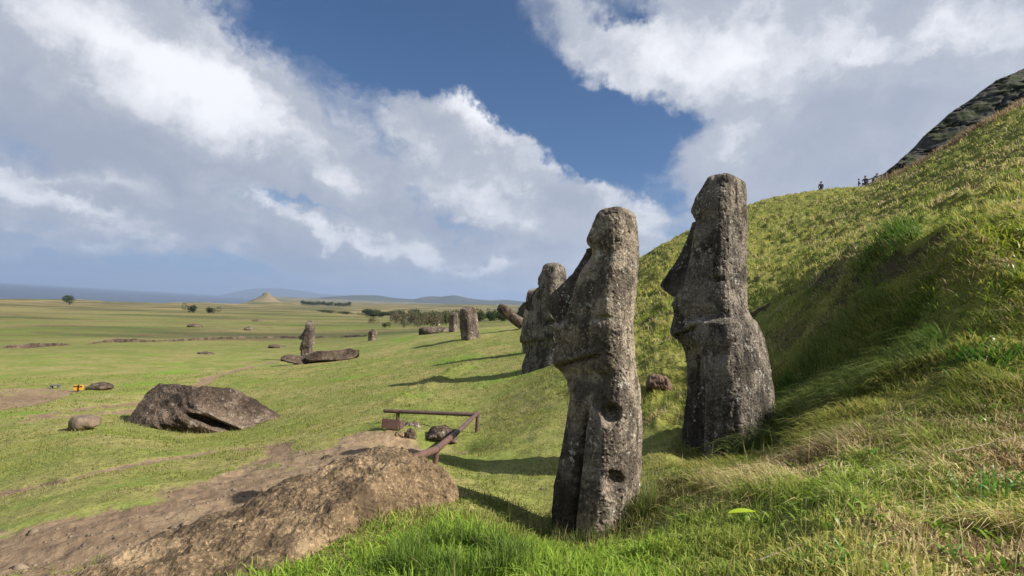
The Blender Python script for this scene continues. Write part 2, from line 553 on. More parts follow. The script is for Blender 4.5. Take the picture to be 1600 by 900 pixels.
def dist_poly(x, y, poly, closed=True):
    d = np.full(x.shape, 1e9)
    n = len(poly)
    for i in range(n if closed else n - 1):
        x1, y1 = poly[i]
        x2, y2 = poly[(i + 1) % n]
        dx, dy = x2 - x1, y2 - y1
        t = np.clip(((x - x1) * dx + (y - y1) * dy) / (dx * dx + dy * dy + 1e-12), 0, 1)
        d = np.minimum(d, np.hypot(x - x1 - t * dx, y - y1 - t * dy))
    return d


# bare earth: worn patches and trodden paths, outlines on the ground in metres
def gp(lst):
    return [tuple(G(a, b)[:2]) for a, b in lst]


dirt = np.zeros_like(Z)
edge_n = 0.35 * fbm(GX * 1.3, GY * 1.3, octv=5, seed=61, gain=0.6)
DIRT_POLYS = [
    ([(-80, 606), (0, 607), (80, 606), (118, 611), (70, 628), (0, 641), (-90, 655)], 0.25),
    ([(-60, 838), (60, 818), (200, 790), (300, 756), (420, 716), (520, 694), (560, 676), (640, 672), (652, 700), (640, 722), (600, 760), (500, 860), (300, 900), (100, 900), (-60, 905)], 0.45),
    ([(640, 676), (700, 683), (726, 690), (700, 702), (640, 705)], 0.3),
]
for poly, soft in DIRT_POLYS:
    pw = gp(poly)
    sel = RR < 60
    dd = np.zeros_like(Z)
    x_, y_ = GX[sel], GY[sel]
    ins = in_poly(x_, y_, pw)
    ds_ = dist_poly(x_, y_, pw)
    dd[sel] = sstep(-soft, soft * 0.4, np.where(ins, ds_, -ds_) + edge_n[sel] * soft * 3.0)
    dirt = np.maximum(dirt, dd)
for line, wd, st in [
    ([(-40, 778), (100, 750), (230, 722), (330, 706), (430, 694), (440, 712)], 0.26, 1.15),
    ([(60, 650), (120, 640), (200, 632), (300, 610), (330, 588), (385, 574), (430, 566)], 0.40, 1.1),
    ([(-20, 668), (60, 655), (150, 645), (230, 642)], 0.50, 0.85),
    ([(560, 690), (610, 668), (650, 668)], 0.3, 0.7),
    ([(560, 640), (640, 612), (700, 583), (728, 572)], 0.10, 0.35),
]:
    pw = gp(line)
    sel = RR < 80
    dd = np.zeros_like(Z)
    ds_ = dist_poly(GX[sel], GY[sel], pw, False)
    dd[sel] = st * sstep(wd * 1.5, wd * 0.4, ds_ + edge_n[sel] * wd * 2.2)
    dirt = np.maximum(dirt, dd)
DIRT = np.clip(dirt * (0.80 + 1.15 * fbm(GX * 0.9, GY * 0.9, octv=5, seed=71, gain=0.6)), 0, 1)
# paths are slightly sunk and stony
ZG = Z = Z - DIRT * sstep(200, 20, RR) * (0.05 - 0.05 * fbm(GX * 3.1, GY * 3.1, octv=5, seed=66, gain=0.65))
# the little scarp beside the middle path
scp = np.array(gp([(600, 640), (650, 612), (690, 590), (725, 572)]))
sel = RR < 60
ds_ = dist_poly(GX[sel], GY[sel], [tuple(p) for p in scp], False)
Z[sel] += 0.16 * np.exp(-(ds_ / 0.5) ** 2) * (0.6 + 1.5 * fbm(GX[sel] * 1.5, GY[sel] * 1.5, octv=4, seed=68))
# pit beside the rail
pit = G(668, 688)
Z[sel] -= 0.30 * np.exp(-(((GX[sel] - pit[0]) / 1.1) ** 2 + ((GY[sel] - pit[1]) / 0.9) ** 2) ** 2)


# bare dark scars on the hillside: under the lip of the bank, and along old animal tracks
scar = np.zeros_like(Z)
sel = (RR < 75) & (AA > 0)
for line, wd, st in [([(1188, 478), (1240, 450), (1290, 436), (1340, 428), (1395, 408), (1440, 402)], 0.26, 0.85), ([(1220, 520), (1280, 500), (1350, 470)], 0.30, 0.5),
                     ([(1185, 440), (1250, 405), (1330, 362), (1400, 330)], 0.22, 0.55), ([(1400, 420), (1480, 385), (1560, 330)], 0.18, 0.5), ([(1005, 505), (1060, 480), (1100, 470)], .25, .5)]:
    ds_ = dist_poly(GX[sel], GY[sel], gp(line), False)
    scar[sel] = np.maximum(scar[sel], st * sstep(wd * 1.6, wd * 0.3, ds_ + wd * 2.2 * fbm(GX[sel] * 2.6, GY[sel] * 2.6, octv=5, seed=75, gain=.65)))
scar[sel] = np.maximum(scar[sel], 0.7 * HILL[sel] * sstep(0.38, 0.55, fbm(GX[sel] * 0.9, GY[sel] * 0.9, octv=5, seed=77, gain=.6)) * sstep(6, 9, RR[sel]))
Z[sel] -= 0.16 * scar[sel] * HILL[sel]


# ground material
def ground_material():
    m, t = material('turf and earth')
    co = t.node('ShaderNodeNewGeometry').outputs['Position']
    at = t.node('ShaderNodeAttribute', attribute_name='dirt').outputs['Fac']
    hl = t.node('ShaderNodeAttribute', attribute_name='hill').outputs['Fac']
    dist = t.vmath('LENGTH', t.vmath('SUBTRACT', co, tuple(EYE)))
    n1 = t.noise(co, 0.35, 5, 0.6)
    n2 = t.noise(co, 2.2, 5, 0.65)
    n3 = t.noise(co, 14.0, 4, 0.7)
    n4 = t.noise(t.mapping(co, sc=(1, 1, 0.2)), 0.022, 6, 0.62)
    n5 = t.noise(t.mapping(co, (40, 9, 0), sc=(0.6, 1.4, 0.2)), 0.008, 6, 0.6)
    green = t.mix(t.mapr(n2, 0.3, 0.7), (0.130, 0.170, 0.034), (0.215, 0.235, 0.058))
    ygreen = t.mix(t.mapr(n2, 0.35, 0.7), (0.215, 0.205, 0.065), (0.310, 0.270, 0.110))
    lawn = t.mix(t.mapr(n1, 0.40, 0.62, 0, 1, True), green, ygreen)
    lawn = t.mix(t.mapr(n3, 0.50, 0.68, 0, 0.75), lawn, (0.070, 0.075, 0.022))
    n7 = t.noise(co, 4.5, 5, 0.7)
    lawn = t.mix(t.mapr(n7, 0.56, 0.66, 0, 0.7), lawn, (0.115, 0.095, 0.045))
    n8 = t.noise(t.mapping(co, (3, 30, 0)), 0.22, 4, 0.55)
    lawn = t.mix(t.mapr(n8, 0.56, 0.66, 0, 0.7, True), lawn, (0.130, 0.235, 0.022))
    fargreen = t.mix(t.mapr(n2, 0.3, 0.7), (0.095, 0.130, 0.026), (0.160, 0.175, 0.045))
    far = t.mix(t.mapr(n4, 0.45, 0.60, 0, .9, True), fargreen, (0.195, 0.165, 0.070))
    far = t.mix(t.mapr(n5, 0.48, 0.60, 0, 0.85, True), far, (0.050, 0.062, 0.022))  # dark bands painted on the plain in place of cloud shadows
    n6 = t.noise(t.mapping(co, (11, 3, 0), sc=(1, 1, .2)), 0.09, 5, 0.7)
    far = t.mix(t.mapr(n6, 0.53, 0.60, 0, 0.75, True), far, (0.120, 0.080, 0.045))
    n9 = t.noise(t.mapping(co, (21, 13, 0), sc=(1, 1, .2)), 0.35, 5, 0.7)
    far = t.mix(t.mapr(n9, 0.60, 0.66, 0, 0.6, True), far, (0.060, 0.050, 0.025))
    vfar = t.mix(t.mapr(n5, 0.40, 0.56, 0, 1, True), (0.260, 0.200, 0.090), (0.075, 0.075, 0.030))
    vfar = t.mix(t.mapr(n4, 0.45, 0.58, 0, .6, True), vfar, (0.110, 0.110, 0.045))
    far = t.mix(t.mapr(dist, 250, 800), far, vfar)
    col = t.mix(t.mapr(dist, 50, 130, 0, 1, True), lawn, far)
    hill = t.mix(t.mapr(n2, 0.3, 0.7), (0.085, 0.100, 0.018), (0.210, 0.210, 0.045))
    col = t.mix(hl, col, hill)
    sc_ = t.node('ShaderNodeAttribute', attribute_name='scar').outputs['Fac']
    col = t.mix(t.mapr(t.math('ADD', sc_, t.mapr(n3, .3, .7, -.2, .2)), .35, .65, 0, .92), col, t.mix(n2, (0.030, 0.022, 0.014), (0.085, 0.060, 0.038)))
    dn = t.noise(co, 5.0, 6, 0.65)
    dc = t.mix(t.mapr(dn, 0.3, 0.68), (0.145, 0.098, 0.060), (0.300, 0.220, 0.138))
    dc = t.mix(t.mapr(n3, 0.60, 0.72), dc, (0.40, 0.31, 0.21))
    dc = t.mix(t.mapr(n1, 0.45, 0.65, 0, 0.45), dc, (0.130, 0.080, 0.055))
    df = t.mapr(t.math('ADD', at, t.mapr(n3, 0.3, 0.7, -0.22, 0.22)), 0.35, 0.62, 0, 1, True)
    col = t.mix(df, col, dc)
    bmp = t.math('ADD', n3, t.math('MULTIPLY', n2, 1.6))
    finish(t, col, 0.95, bmp, 0.7, 0.035, 0.15)
    return m


GROUND_MAT = ground_material()
NA, NL = Z.shape
V = np.stack([GX, GY, Z], -1).reshape(-1, 3)
faces = grid_faces(NA, NL)[:, ::-1]
fd = DIRT.ravel()[faces].mean(1)
dist_f = RR.ravel()[faces[:, 0]]
isd = (fd > 0.5) & (dist_f < 80)


def submesh(name, sel_faces, attrs):
    used, inv = np.unique(sel_faces.ravel(), return_inverse=True)
    me = mesh_np(name, V[used], inv.reshape(-1, 4))
    for k, arr in attrs.items():
        a = me.attributes.new(k, 'FLOAT', 'POINT')
        a.data.foreach_set('value', arr.ravel()[used].astype(np.float32))
    return me


hl_attr = HILL * sstep(0.5, 1.0, HILL)
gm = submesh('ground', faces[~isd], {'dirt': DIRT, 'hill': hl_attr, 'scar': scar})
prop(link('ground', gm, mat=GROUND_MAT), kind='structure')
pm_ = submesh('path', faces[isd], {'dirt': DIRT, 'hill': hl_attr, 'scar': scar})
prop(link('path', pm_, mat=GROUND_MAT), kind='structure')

# the sea
m, t = material('sea water')
co = t.node('ShaderNodeNewGeometry').outputs['Position']
finish(t, (0.020, 0.045, 0.085), 0.35, t.noise(t.mapping(co, sc=(1, 1, 1)), 0.05, 6, 0.7), 0.6, 3.0, 0.5)
ang = np.linspace(0, 2 * math.pi, 97)[:-1]
rings = np.array([0.0, 800, 3000, 9000, 20000, 40000])
sv = [(0, 0, 0)] + [(r * math.sin(a), r * math.cos(a), 0) for r in rings[1:] for a in ang]
sf, cnt = [], []
for i in range(96):
    sf += [0, 1 + (i + 1) % 96, 1 + i]; cnt.append(3)
for k in range(4):
    for i in range(96):
        a, b = 1 + k * 96 + i, 1 + k * 96 + (i + 1) % 96
        sf += [a, b, b + 96, a + 96]; cnt.append(4)
prop(link('sea', mesh_np('sea', np.array(sv), np.array(sf), counts=cnt), mat=m), kind='structure')


# ---------------------------------------------------------------- far hills
def hill_ridge(name, d, prof, depth, mat, seed=0, base_drop=40, rough=0.05):
    """prof: (px, py of the crest). A rounded ridge with real depth standing on the plain."""
    px = np.linspace(prof[0][0], prof[-1][0], 160)
    py = np.interp(px, [p[0] for p in prof], [p[1] for p in prof])
    k = np.array([.25, .5, .25])
    for _ in range(3):
        py[1:-1] = np.convolve(py, k, 'valid')
    crest = np.array([pix(a, b, d) for a, b in zip(px, py)])
    base = EYE[2] - base_drop
    T = np.linspace(-1, 1, 41)
    rows = []
    for tt in T:
        h = (1 - tt * tt) ** 1.5 if abs(tt) < 1 else 0
        x = crest[:, 0] + tt * 0
        y = crest[:, 1] + tt * depth
        z = base + (crest[:, 2] - base) * h
        z = z + (crest[:, 2] - base) * rough * fbm(x / (depth * .25), y / (depth * .25), octv=4, seed=seed) * (1 - h * .6)
        rows.append(np.stack([x, y, z], -1))
    Vh = np.concatenate(rows)
    return prop(link(name, mesh_np(name, Vh, grid_faces(41, 160)), mat=mat), kind='structure')


m_h, t = material('distant hillside')
co = t.node('ShaderNodeNewGeometry').outputs['Position']
finish(t, t.mix(t.mapr(t.noise(co, 0.004, 6, 0.6), 0.35, 0.65), (0.025, 0.035, 0.020), (0.065, 0.065, 0.040)), 0.95)
m_c, t = material('dry cone hillside')
co = t.node('ShaderNodeNewGeometry').outputs['Position']
finish(t, t.mix(t.mapr(t.noise(co, 0.03, 6, 0.6), 0.35, 0.65), (0.110, 0.105, 0.055), (0.190, 0.145, 0.085)), 0.95)
hill_ridge('hills', 9000, [(395, 470), (470, 468), (520, 464), (555, 461.5), (590, 461.5), (620, 466), (650, 467.5), (672, 462.5), (690, 464), (712, 461), (735, 466.5), (765, 469.5), (790, 468.5), (815, 471), (880, 476), (960, 486)], 1500, m_h, 3, 90)
hill_ridge('headland', 26000, [(384, 466), (391, 460), (399, 453), (412, 450.5), (440, 450.5), (465, 453.5), (500, 459), (560, 463), (640, 468)], 3500, m_h, 5, 80)
cr = G(416, 468, 1200)


def cone_hill(name, px, pytop, d, wpx, mat):
    top = pix(px, pytop, d)
    base = EYE[2] - 40
    n, mm = 40, 72
    rs = np.linspace(0, 1, n)
    th = np.linspace(0, 2 * math.pi, mm, endpoint=False)
    Rg, Tg = np.meshgrid(rs, th, indexing='ij')
    Wd = wpx / FPX * d
    prof = np.interp(Rg, [0, .10, .16, .35, .6, 1], [1, .97, .80, .52, .26, 0])
    x = top[0] + Rg * Wd * np.cos(Tg)
    y = top[1] + Rg * Wd * np.sin(Tg)
    z = base + (top[2] - base) * prof * (1 + .05 * fbm(x / 40, y / 40, octv=4, seed=2))
    return prop(link(name, mesh_np(name, np.stack([x, y, z], -1).reshape(-1, 3), grid_faces(n, mm, True)), mat=mat), kind='structure')


cone_hill('cone_hill', 417, 457.5, 2300, 46, m_c)


# ---------------------------------------------------------------- stone
def tuff_material(name, c_dark, c_mid, c_light, lichen=(0.50, 0.49, 0.43), streak=0.5, lich=0.5, gs=1.0, bump=0.6, bdist=0.012):
    m, t = material(name)
    co = t.node('ShaderNodeTexCoord').outputs['Object']
    big = t.noise(co, 1.6 * gs, 5, 0.6)
    mid = t.noise(co, 9.0 * gs, 5, 0.65)
    fine = t.noise(co, 40.0 * gs, 4, 0.75)
    grain = t.voro(co, 34.0 * gs)
    col = t.mix(t.mapr(mid, 0.34, 0.66), c_dark, c_mid)
    col = t.mix(t.mapr(big, 0.40, 0.62, 0, 0.75, True), col, c_light)
    # weathering streaks running down
    st = t.noise(t.mapping(co, sc=(7 * gs, 7 * gs, 0.55 * gs)), 1.0, 6, 0.68)
    col = t.mix(t.mapr(st, 0.50, 0.64, 0, streak, True), col, tuple(x * 0.45 for x in c_dark))
    st2 = t.noise(t.mapping(co, (3, 8, 1), sc=(5 * gs, 5 * gs, 0.8 * gs)), 1.0, 6, 0.7)
    col = t.mix(t.mapr(st2, 0.56, 0.68, 0, streak * 0.7, True), col, c_light)
    # grains: pale crystals and dark pits
    col = t.mix(t.mapr(fine, 0.55, 0.68, 0, 0.75), col, tuple(min(.8, x * 1.6) for x in c_light))
    bigd = t.noise(t.mapping(co, (5, 2, 9)), 2.6 * gs, 4, 0.65)
    col = t.mix(t.mapr(bigd, 0.49, 0.60, 0, 0.75, True), col, tuple(x * 0.8 for x in c_dark))
    col = t.mix(t.mapr(fine, 0.34, 0.45, 0.7, 0), col, tuple(x * 0.5 for x in c_dark))
    sta = t.node('ShaderNodeAttribute', attribute_name='lichen_shade').outputs['Fac']
    col = t.mix(t.math('MULTIPLY', sta, 0.72), col, tuple(x * 0.42 for x in c_dark))  # dark lichen and painted shade on the statues
    # lichen in small islands
    ln = t.noise(co, 16.0 * gs, 5, 0.75)
    lb = t.noise(co, 2.3 * gs, 3, 0.6)
    lm = t.math('MULTIPLY', t.mapr(ln, 0.575, 0.615, 0, 1, True), t.mapr(lb, 0.46, 0.56, 0, lich, True))
    col = t.mix(lm, col, lichen)
    lo = t.noise(t.mapping(co, (9, 4, 2)), 11.0 * gs, 5, 0.75)
    lob = t.noise(t.mapping(co, (1, 7, 3)), 1.9 * gs, 3, 0.6)
    col = t.mix(t.math('MULTIPLY', t.mapr(lo, 0.60, 0.66, 0, 1, True), t.mapr(lob, 0.50, 0.60, 0, 0.6 * lich, True)), col, (0.24, 0.19, 0.10))
    ck = t.voro(t.vmath('ADD', co, t.vmath('SCALE', t.noise(co, 3.0 * gs, 3, .6, col=True), scale=0.35 / gs)), 2.6 * gs, 'DISTANCE_TO_EDGE')
    col = t.mix(t.mapr(ck, 0.0, 0.018, 0.55, 0), col, tuple(x * 0.4 for x in c_dark))
    h = t.math('ADD', t.math('MULTIPLY', fine, 0.7), t.math('MULTIPLY', grain, 0.6))
    h = t.math('ADD', h, t.math('MULTIPLY', mid, 1.3))
    finish(t, col, 0.92, h, bump, bdist, 0.2)
    return m


M_TUFF_A = tuff_material('speckled tuff', (0.060, 0.048, 0.037), (0.215, 0.177, 0.136), (0.385, 0.320, 0.245), streak=0.7, lich=0.75, bump=1.0, bdist=0.02)
M_TUFF_B = tuff_material('streaked grey tuff', (0.040, 0.034, 0.028), (0.140, 0.119, 0.096), (0.270, 0.228, 0.182), streak=1.0, lich=0.75, bump=1.0, bdist=0.02)
M_TUFF_FAR = tuff_material('brown tuff', (0.060, 0.046, 0.038), (0.150, 0.115, 0.090), (0.240, 0.190, 0.150), streak=0.6, lich=0.7, gs=0.35, bdist=0.05)
M_BASALT = tuff_material('dark rock', (0.034, 0.024, 0.018), (0.095, 0.069, 0.050), (0.165, 0.122, 0.090), streak=0.1, lich=0.35, gs=0.45, bump=0.8, bdist=0.05)
M_SAND = tuff_material('coarse sandy tuff', (0.085, 0.059, 0.035), (0.240, 0.168, 0.097), (0.345, 0.248, 0.148), lichen=(0.085, 0.075, 0.06), streak=0.0, lich=0.8, gs=0.9, bump=1.0, bdist=0.03)


def smooth1(a, s):
    k = np.exp(-0.5 * (np.arange(-12, 13) / s) ** 2)
    k /= k.sum()
    return np.convolve(np.pad(a, 12, mode='edge'), k, 'valid')


def local_frame(px, d, turn=True):
    """upright frame turned to look at the photographer: side, depth, up (as the statues lean with the slope a little)"""
    a = math.atan2((px - 800) / FPX, 1.0) if turn else 0.0
    side = np.array([math.cos(a), -math.sin(a), 0.0])
    dep = np.array([math.sin(a), math.cos(a), 0.0])
    return side, dep, np.array([0, 0, 1.0]), math.cos(a)


def moai(name, label, d, rows, nose, yaw, mat, base_py, jaw=None, arm=None, ear=None, eye=None, holes=(), step=0.8, M_=300, expo=3.4, rough=1.0, seed=0, group=None, nose_w=0.30, shoulder_y=None, lips=None, flute=1.0, tilt=0.0):
    """One carved stone figure. rows: (py, face x, back x, half width) in photo pixels at distance d -> metres.
    The outline is a real body of revolution-like sections with its own width, turned by yaw."""
    s = d / FPX
    rows = np.array(rows, float)
    pyv = np.arange(rows[0, 0], rows[-1, 0] + 1e-6, step)
    xf, xb, hw = (np.interp(pyv, rows[:, 0], rows[:, i]) for i in (1, 2, 3))
    sm = max(0.8, 1.6 / step * (step if step < 1 else 1))
    xf, xb, hw = smooth1(xf, sm), smooth1(xb, sm * 1.5), smooth1(hw, sm * 2)
    # round the top off
    top = np.clip((pyv - pyv[0]) / (0.10 * (rows[-1, 0] - rows[0, 0])), 0, 1)
    hw = hw * (0.55 + 0.45 * np.sqrt(1 - (1 - top) ** 2))
    cpx = 0.5 * (rows[-1, 1] + rows[-1, 2])
    side, dep, up, ca = local_frame(cpx, d)
    cs, sn = math.cos(yaw), math.sin(yaw)
    c = 0.5 * (xf + xb)
    a = np.maximum((0.5 * (xb - xf) * ca - 0.66 * hw * sn) / cs, 1.5) if True else 0
    th = np.linspace(0, 2 * math.pi, M_, endpoint=False)
    # even spread of points round a rounded box
    ct, st_ = np.cos(th), np.sin(th)
    ex_ = np.where(ct < 0, expo - (expo - 3.3) * sstep(0.0, 0.35, -ct), expo)
    k = (np.abs(ct) ** ex_ + np.abs(st_) ** ex_) ** (-1 / ex_)
    xn, yn = (ct * k)[None, :], (st_ * k)[None, :]            # xn: -1 face, +1 back; yn: +1 towards the photographer
    A_, H_, P_ = a[:, None], hw[:, None], pyv[:, None]
    X = xn * A_
    Y = yn * H_
    front = sstep(0.30, 0.85, -xn)
    sidew = sstep(0.55, 0.95, np.abs(yn))
    sgn = np.sign(yn)
    # nose
    if nose is not None:
        nz = np.array(nose, float)
        xn_ = np.interp(pyv, nz[:, 0], nz[:, 1], left=1e9, right=1e9)
        prot = np.where(xn_ < 1e8, (c - xn_) * ca / cs - a, 0)
        prot = smooth1(np.clip(prot, 0, None), 1.0)[:, None]
        nw = nose_w * (0.62 + 0.62 * np.clip((P_ - nz[0, 0]) / (nz[-1, 0] - nz[0, 0]), 0, 1))
        X = X - prot * np.exp(-(np.abs(yn) / nw) ** 3.2) * (xn < 0)
        on_ = np.clip(prot / 12, 0, 1)
        X = X + 0.17 * A_ * on_ * np.exp(-((np.abs(yn) - 0.52) / 0.15) ** 2) * (xn < 0)
    if eye is not None:
        ey, eh, ed = eye
        X = X + ed * np.exp(-((P_ - ey) / eh) ** 2) * np.exp(-((np.abs(yn) - 0.62) / 0.33) ** 2) * front
    if lips is not None:
        for (ly, lh, ld) in lips:
            X = X - ld * np.exp(-((P_ - ly) / lh) ** 2) * np.exp(-(np.abs(yn) / 0.55) ** 4) * front
    dY = np.zeros_like(Y)
    if ear is not None:
        y0, y1, ex, ew, eb = ear
        on = sstep(y0 - 4, y0 + 6, P_) * (1 - sstep(y1 - 2.5, y1 + 2.5, P_))
        dY += eb * on * np.exp(-((xn - ex) / ew) ** 4) * sidew
        dY -= 6.0 * min(1, s * 170) * np.exp(-((P_ - y1 - 3) / 4) ** 2) * np.exp(-((xn - ex) / (ew * 1.1)) ** 2) * sidew
        dY -= 0.15 * eb * on * np.exp(-((xn - ex + ew * 1.7) / (ew * 0.5)) ** 2) * sidew
    if jaw is not None:
        yc, yb_, rec = jaw[:3]                   # line of the jaw: py at the chin, py at the back, depth of the undercut
        yj = yc + (yb_ - yc) * np.clip((xn + 1) / 1.7, 0, 1) ** 0.9
        u = P_ - yj
        cut = sstep(-1.2, 1.8, u) * np.exp(-np.clip(u, 0, None) / 45.0)
        w_ = 1 - sstep(*(jaw[3:] if len(jaw) > 3 else (0.25, 0.75)), xn)
        dY -= rec * cut * sidew * w_
        dY -= rec * 0.7 * np.exp(-((u - 1.5) / 2.2) ** 2) * sidew * w_
        dY += rec * 0.35 * np.exp(-((u + 5) / 6) ** 2) * sidew * w_
    if arm is not None:
        ya, xg, bulge, groove, xslope = arm
        T = sstep(ya, ya + 45, P_)
        xg_ = xg + xslope * (P_ - ya) / 100.0
        dY += bulge * T * sstep(xg_ - 0.05, xg_ + 0.16, xn) * sidew * (1 - 0.5 * sstep(0.6, 1.0, xn))
        dY -= groove * T * np.exp(-((xn - xg_ + 0.05) / 0.11) ** 2) * sidew
        dY -= groove * 0.55 * T * sstep(xg_ + 0.03, xg_ - 0.25, xn) * sidew
    if shoulder_y is not None:
        sy, sh, sd = shoulder_y
        T = sstep(sy - sh, sy + sh, P_)
        dY += sd * T * sstep(-0.40, -0.05, xn) * sstep(0.2, 0.8, np.abs(yn))
    Y = Y + sgn * dY
    # picture-plane position
    V_ = (base_py - P_) + 0 * X
    lx = (c[:, None] - cpx) * ca + X * cs - Y * sn
    ly = -X * sn - Y * cs
    for (hx, hy, hr, hd) in holes:
        q = ((lx / ca + cpx - hx) ** 2 + ((P_ - hy) * 0.9) ** 2) / hr ** 2 * (1 + 0.35 * fbm(lx / 9, V_ / 9, octv=3, seed=seed + 50))
        push = hd * np.exp(-q ** 2) * (ly < 0)
        rim = 0.05 * hd * np.exp(-((np.sqrt(q) - 1.35) / 0.3) ** 2) * (ly < 0)
        ly = ly + push - rim
        lx = lx - 0.15 * push
    # weathering
    nx_, ny_ = cs * xn - sn * yn, -sn * xn - cs * yn
    nl = np.hypot(nx_, ny_)
    q = (lx, ly, V_)
    S_ = rough
    nn = 1.9 * S_ * fbm(lx / 34, ly / 34, V_ / 46, 4, seed) + 1.5 * S_ * flute * fbm(lx / 7, ly / 7, V_ / 70, 3, seed + 5)
    nn += 1.3 * S_ * fbm(lx / 9, ly / 9, V_ / 11, 4, seed + 9, 0.72)
    nn -= 1.5 * S_ * np.exp(-(fbm(lx / 16, ly / 16, V_ / 30, 3, seed + 17) / 0.05) ** 2) * sstep(-.1, .3, fbm(lx / 40, ly / 40, V_ / 40, 2, seed + 18))
    pitn = fbm(lx / 4.5, ly / 4.5, V_ / 4.5, 2, seed + 13)
    nn -= 1.6 * S_ * sstep(0.25, 0.6, pitn)
    lx = lx + nn * nx_ / nl
    ly = ly + nn * ny_ / nl
    V_ = V_ + 1.4 * S_ * fbm(lx / 14, ly / 14, octv=3, seed=seed + 20) * np.clip(1 - (pyv - pyv[0]) / 30, 0, 1)[:, None]
    # to metres; the figure leans as the photo shows because its rows do
    leanx = math.tan(ROLL) * V_ * 0.0
    Pm_ = side[None, None] * (lx * s)[..., None] + dep[None, None] * (ly * s)[..., None] + up[None, None] * (V_ * s)[..., None]
    # straighten the picture roll: tilt the rows back about the depth axis
    cr_, sr_ = math.cos(ROLL), math.sin(ROLL)
    vx, vz = Pm_ @ side, Pm_[..., 2].copy()
    Pm_ = side * (vx * cr_ - vz * sr_)[..., None] + dep * ((Pm_ @ dep) + tilt * vz)[..., None] + up * (vx * sr_ + vz * cr_)[..., None]
    lichen_shade = np.zeros_like(lx)  # dark lichen plus shade painted into nose, chest front and lower body
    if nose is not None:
        lichen_shade = np.maximum(lichen_shade, on_ * np.exp(-(np.abs(yn) / 0.62) ** 6) * (xn < 0))
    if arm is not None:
        lichen_shade = np.maximum(lichen_shade, 0.8 * sstep(arm[0] + 10, arm[0] + 90, P_) * sstep(arm[1] + 0.05, arm[1] - 0.08, xn + 0.0 * P_))  # shade on the chest in front of the arm, put into the colour
        lichen_shade = np.maximum(lichen_shade, 0.7 * sstep(pyv[-1] - 130, pyv[-1] - 50, P_ + 60 * fbm(lx / 25, ly / 25, V_ / 40, 3, seed + 40)))  # shade on the lower body, put into the colour
    lichen_shade = np.clip(lichen_shade + 0.35 * fbm(lx / 12, ly / 12, V_ / 30, 4, seed + 41) * (lichen_shade > .05), 0, 1)
    n = len(pyv)
    # cap: shrink rings to the centre
    ctr = Pm_[0].mean(0)
    caps = []
    for f_ in (0.0, 0.3, 0.6, 0.85):
        ring = ctr + (Pm_[0] - ctr) * f_
        ring[:, 2] += (1 - f_ ** 2) * 2.2 * s + 1.5 * s * S_ * fbm(ring[:, 0] / s / 12, ring[:, 1] / s / 12, octv=3, seed=seed + 2) * (1 - f_)
        caps.append(ring)
    Vv = np.concatenate([np.array(caps).reshape(-1, 3), Pm_.reshape(-1, 3)])
    me = mesh_np(name, Vv, grid_faces(n + 4, M_, True))
    sa_ = me.attributes.new('lichen_shade', 'FLOAT', 'POINT')
    sa_.data.foreach_set('value', np.concatenate([np.zeros(4 * M_), lichen_shade.ravel()]).astype(np.float32))
    o = link(name, me, mat=mat)
    o.location = pix(cpx, base_py, d).tolist()
    prop(o, label, 'statue', group)
    return o


GRP = 'carved stone heads on the slope'
# the front figure
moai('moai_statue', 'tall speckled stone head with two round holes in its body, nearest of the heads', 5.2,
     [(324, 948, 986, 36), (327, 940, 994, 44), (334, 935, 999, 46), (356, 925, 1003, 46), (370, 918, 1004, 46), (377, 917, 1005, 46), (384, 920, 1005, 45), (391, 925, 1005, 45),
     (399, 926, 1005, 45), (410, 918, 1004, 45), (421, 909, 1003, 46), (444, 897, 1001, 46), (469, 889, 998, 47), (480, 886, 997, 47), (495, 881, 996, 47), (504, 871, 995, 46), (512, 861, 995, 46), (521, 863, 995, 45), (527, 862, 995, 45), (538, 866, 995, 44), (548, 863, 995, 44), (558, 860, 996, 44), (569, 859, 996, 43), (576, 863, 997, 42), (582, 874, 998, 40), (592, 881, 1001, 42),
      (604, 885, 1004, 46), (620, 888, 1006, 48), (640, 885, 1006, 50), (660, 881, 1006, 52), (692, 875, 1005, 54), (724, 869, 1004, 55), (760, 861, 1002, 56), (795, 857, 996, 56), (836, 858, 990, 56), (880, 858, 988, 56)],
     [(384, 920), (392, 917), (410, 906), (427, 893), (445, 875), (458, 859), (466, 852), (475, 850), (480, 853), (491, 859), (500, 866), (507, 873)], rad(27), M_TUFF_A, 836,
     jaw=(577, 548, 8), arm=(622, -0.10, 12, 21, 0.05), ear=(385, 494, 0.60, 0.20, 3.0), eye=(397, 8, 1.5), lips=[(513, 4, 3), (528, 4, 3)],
     holes=[(955, 640, 13, 20), (957, 737, 15, 17), (945, 620, 5, 4), (973, 646, 3, 3)], seed=3, M_=400, rough=1.0, expo=4.2, nose_w=0.30)
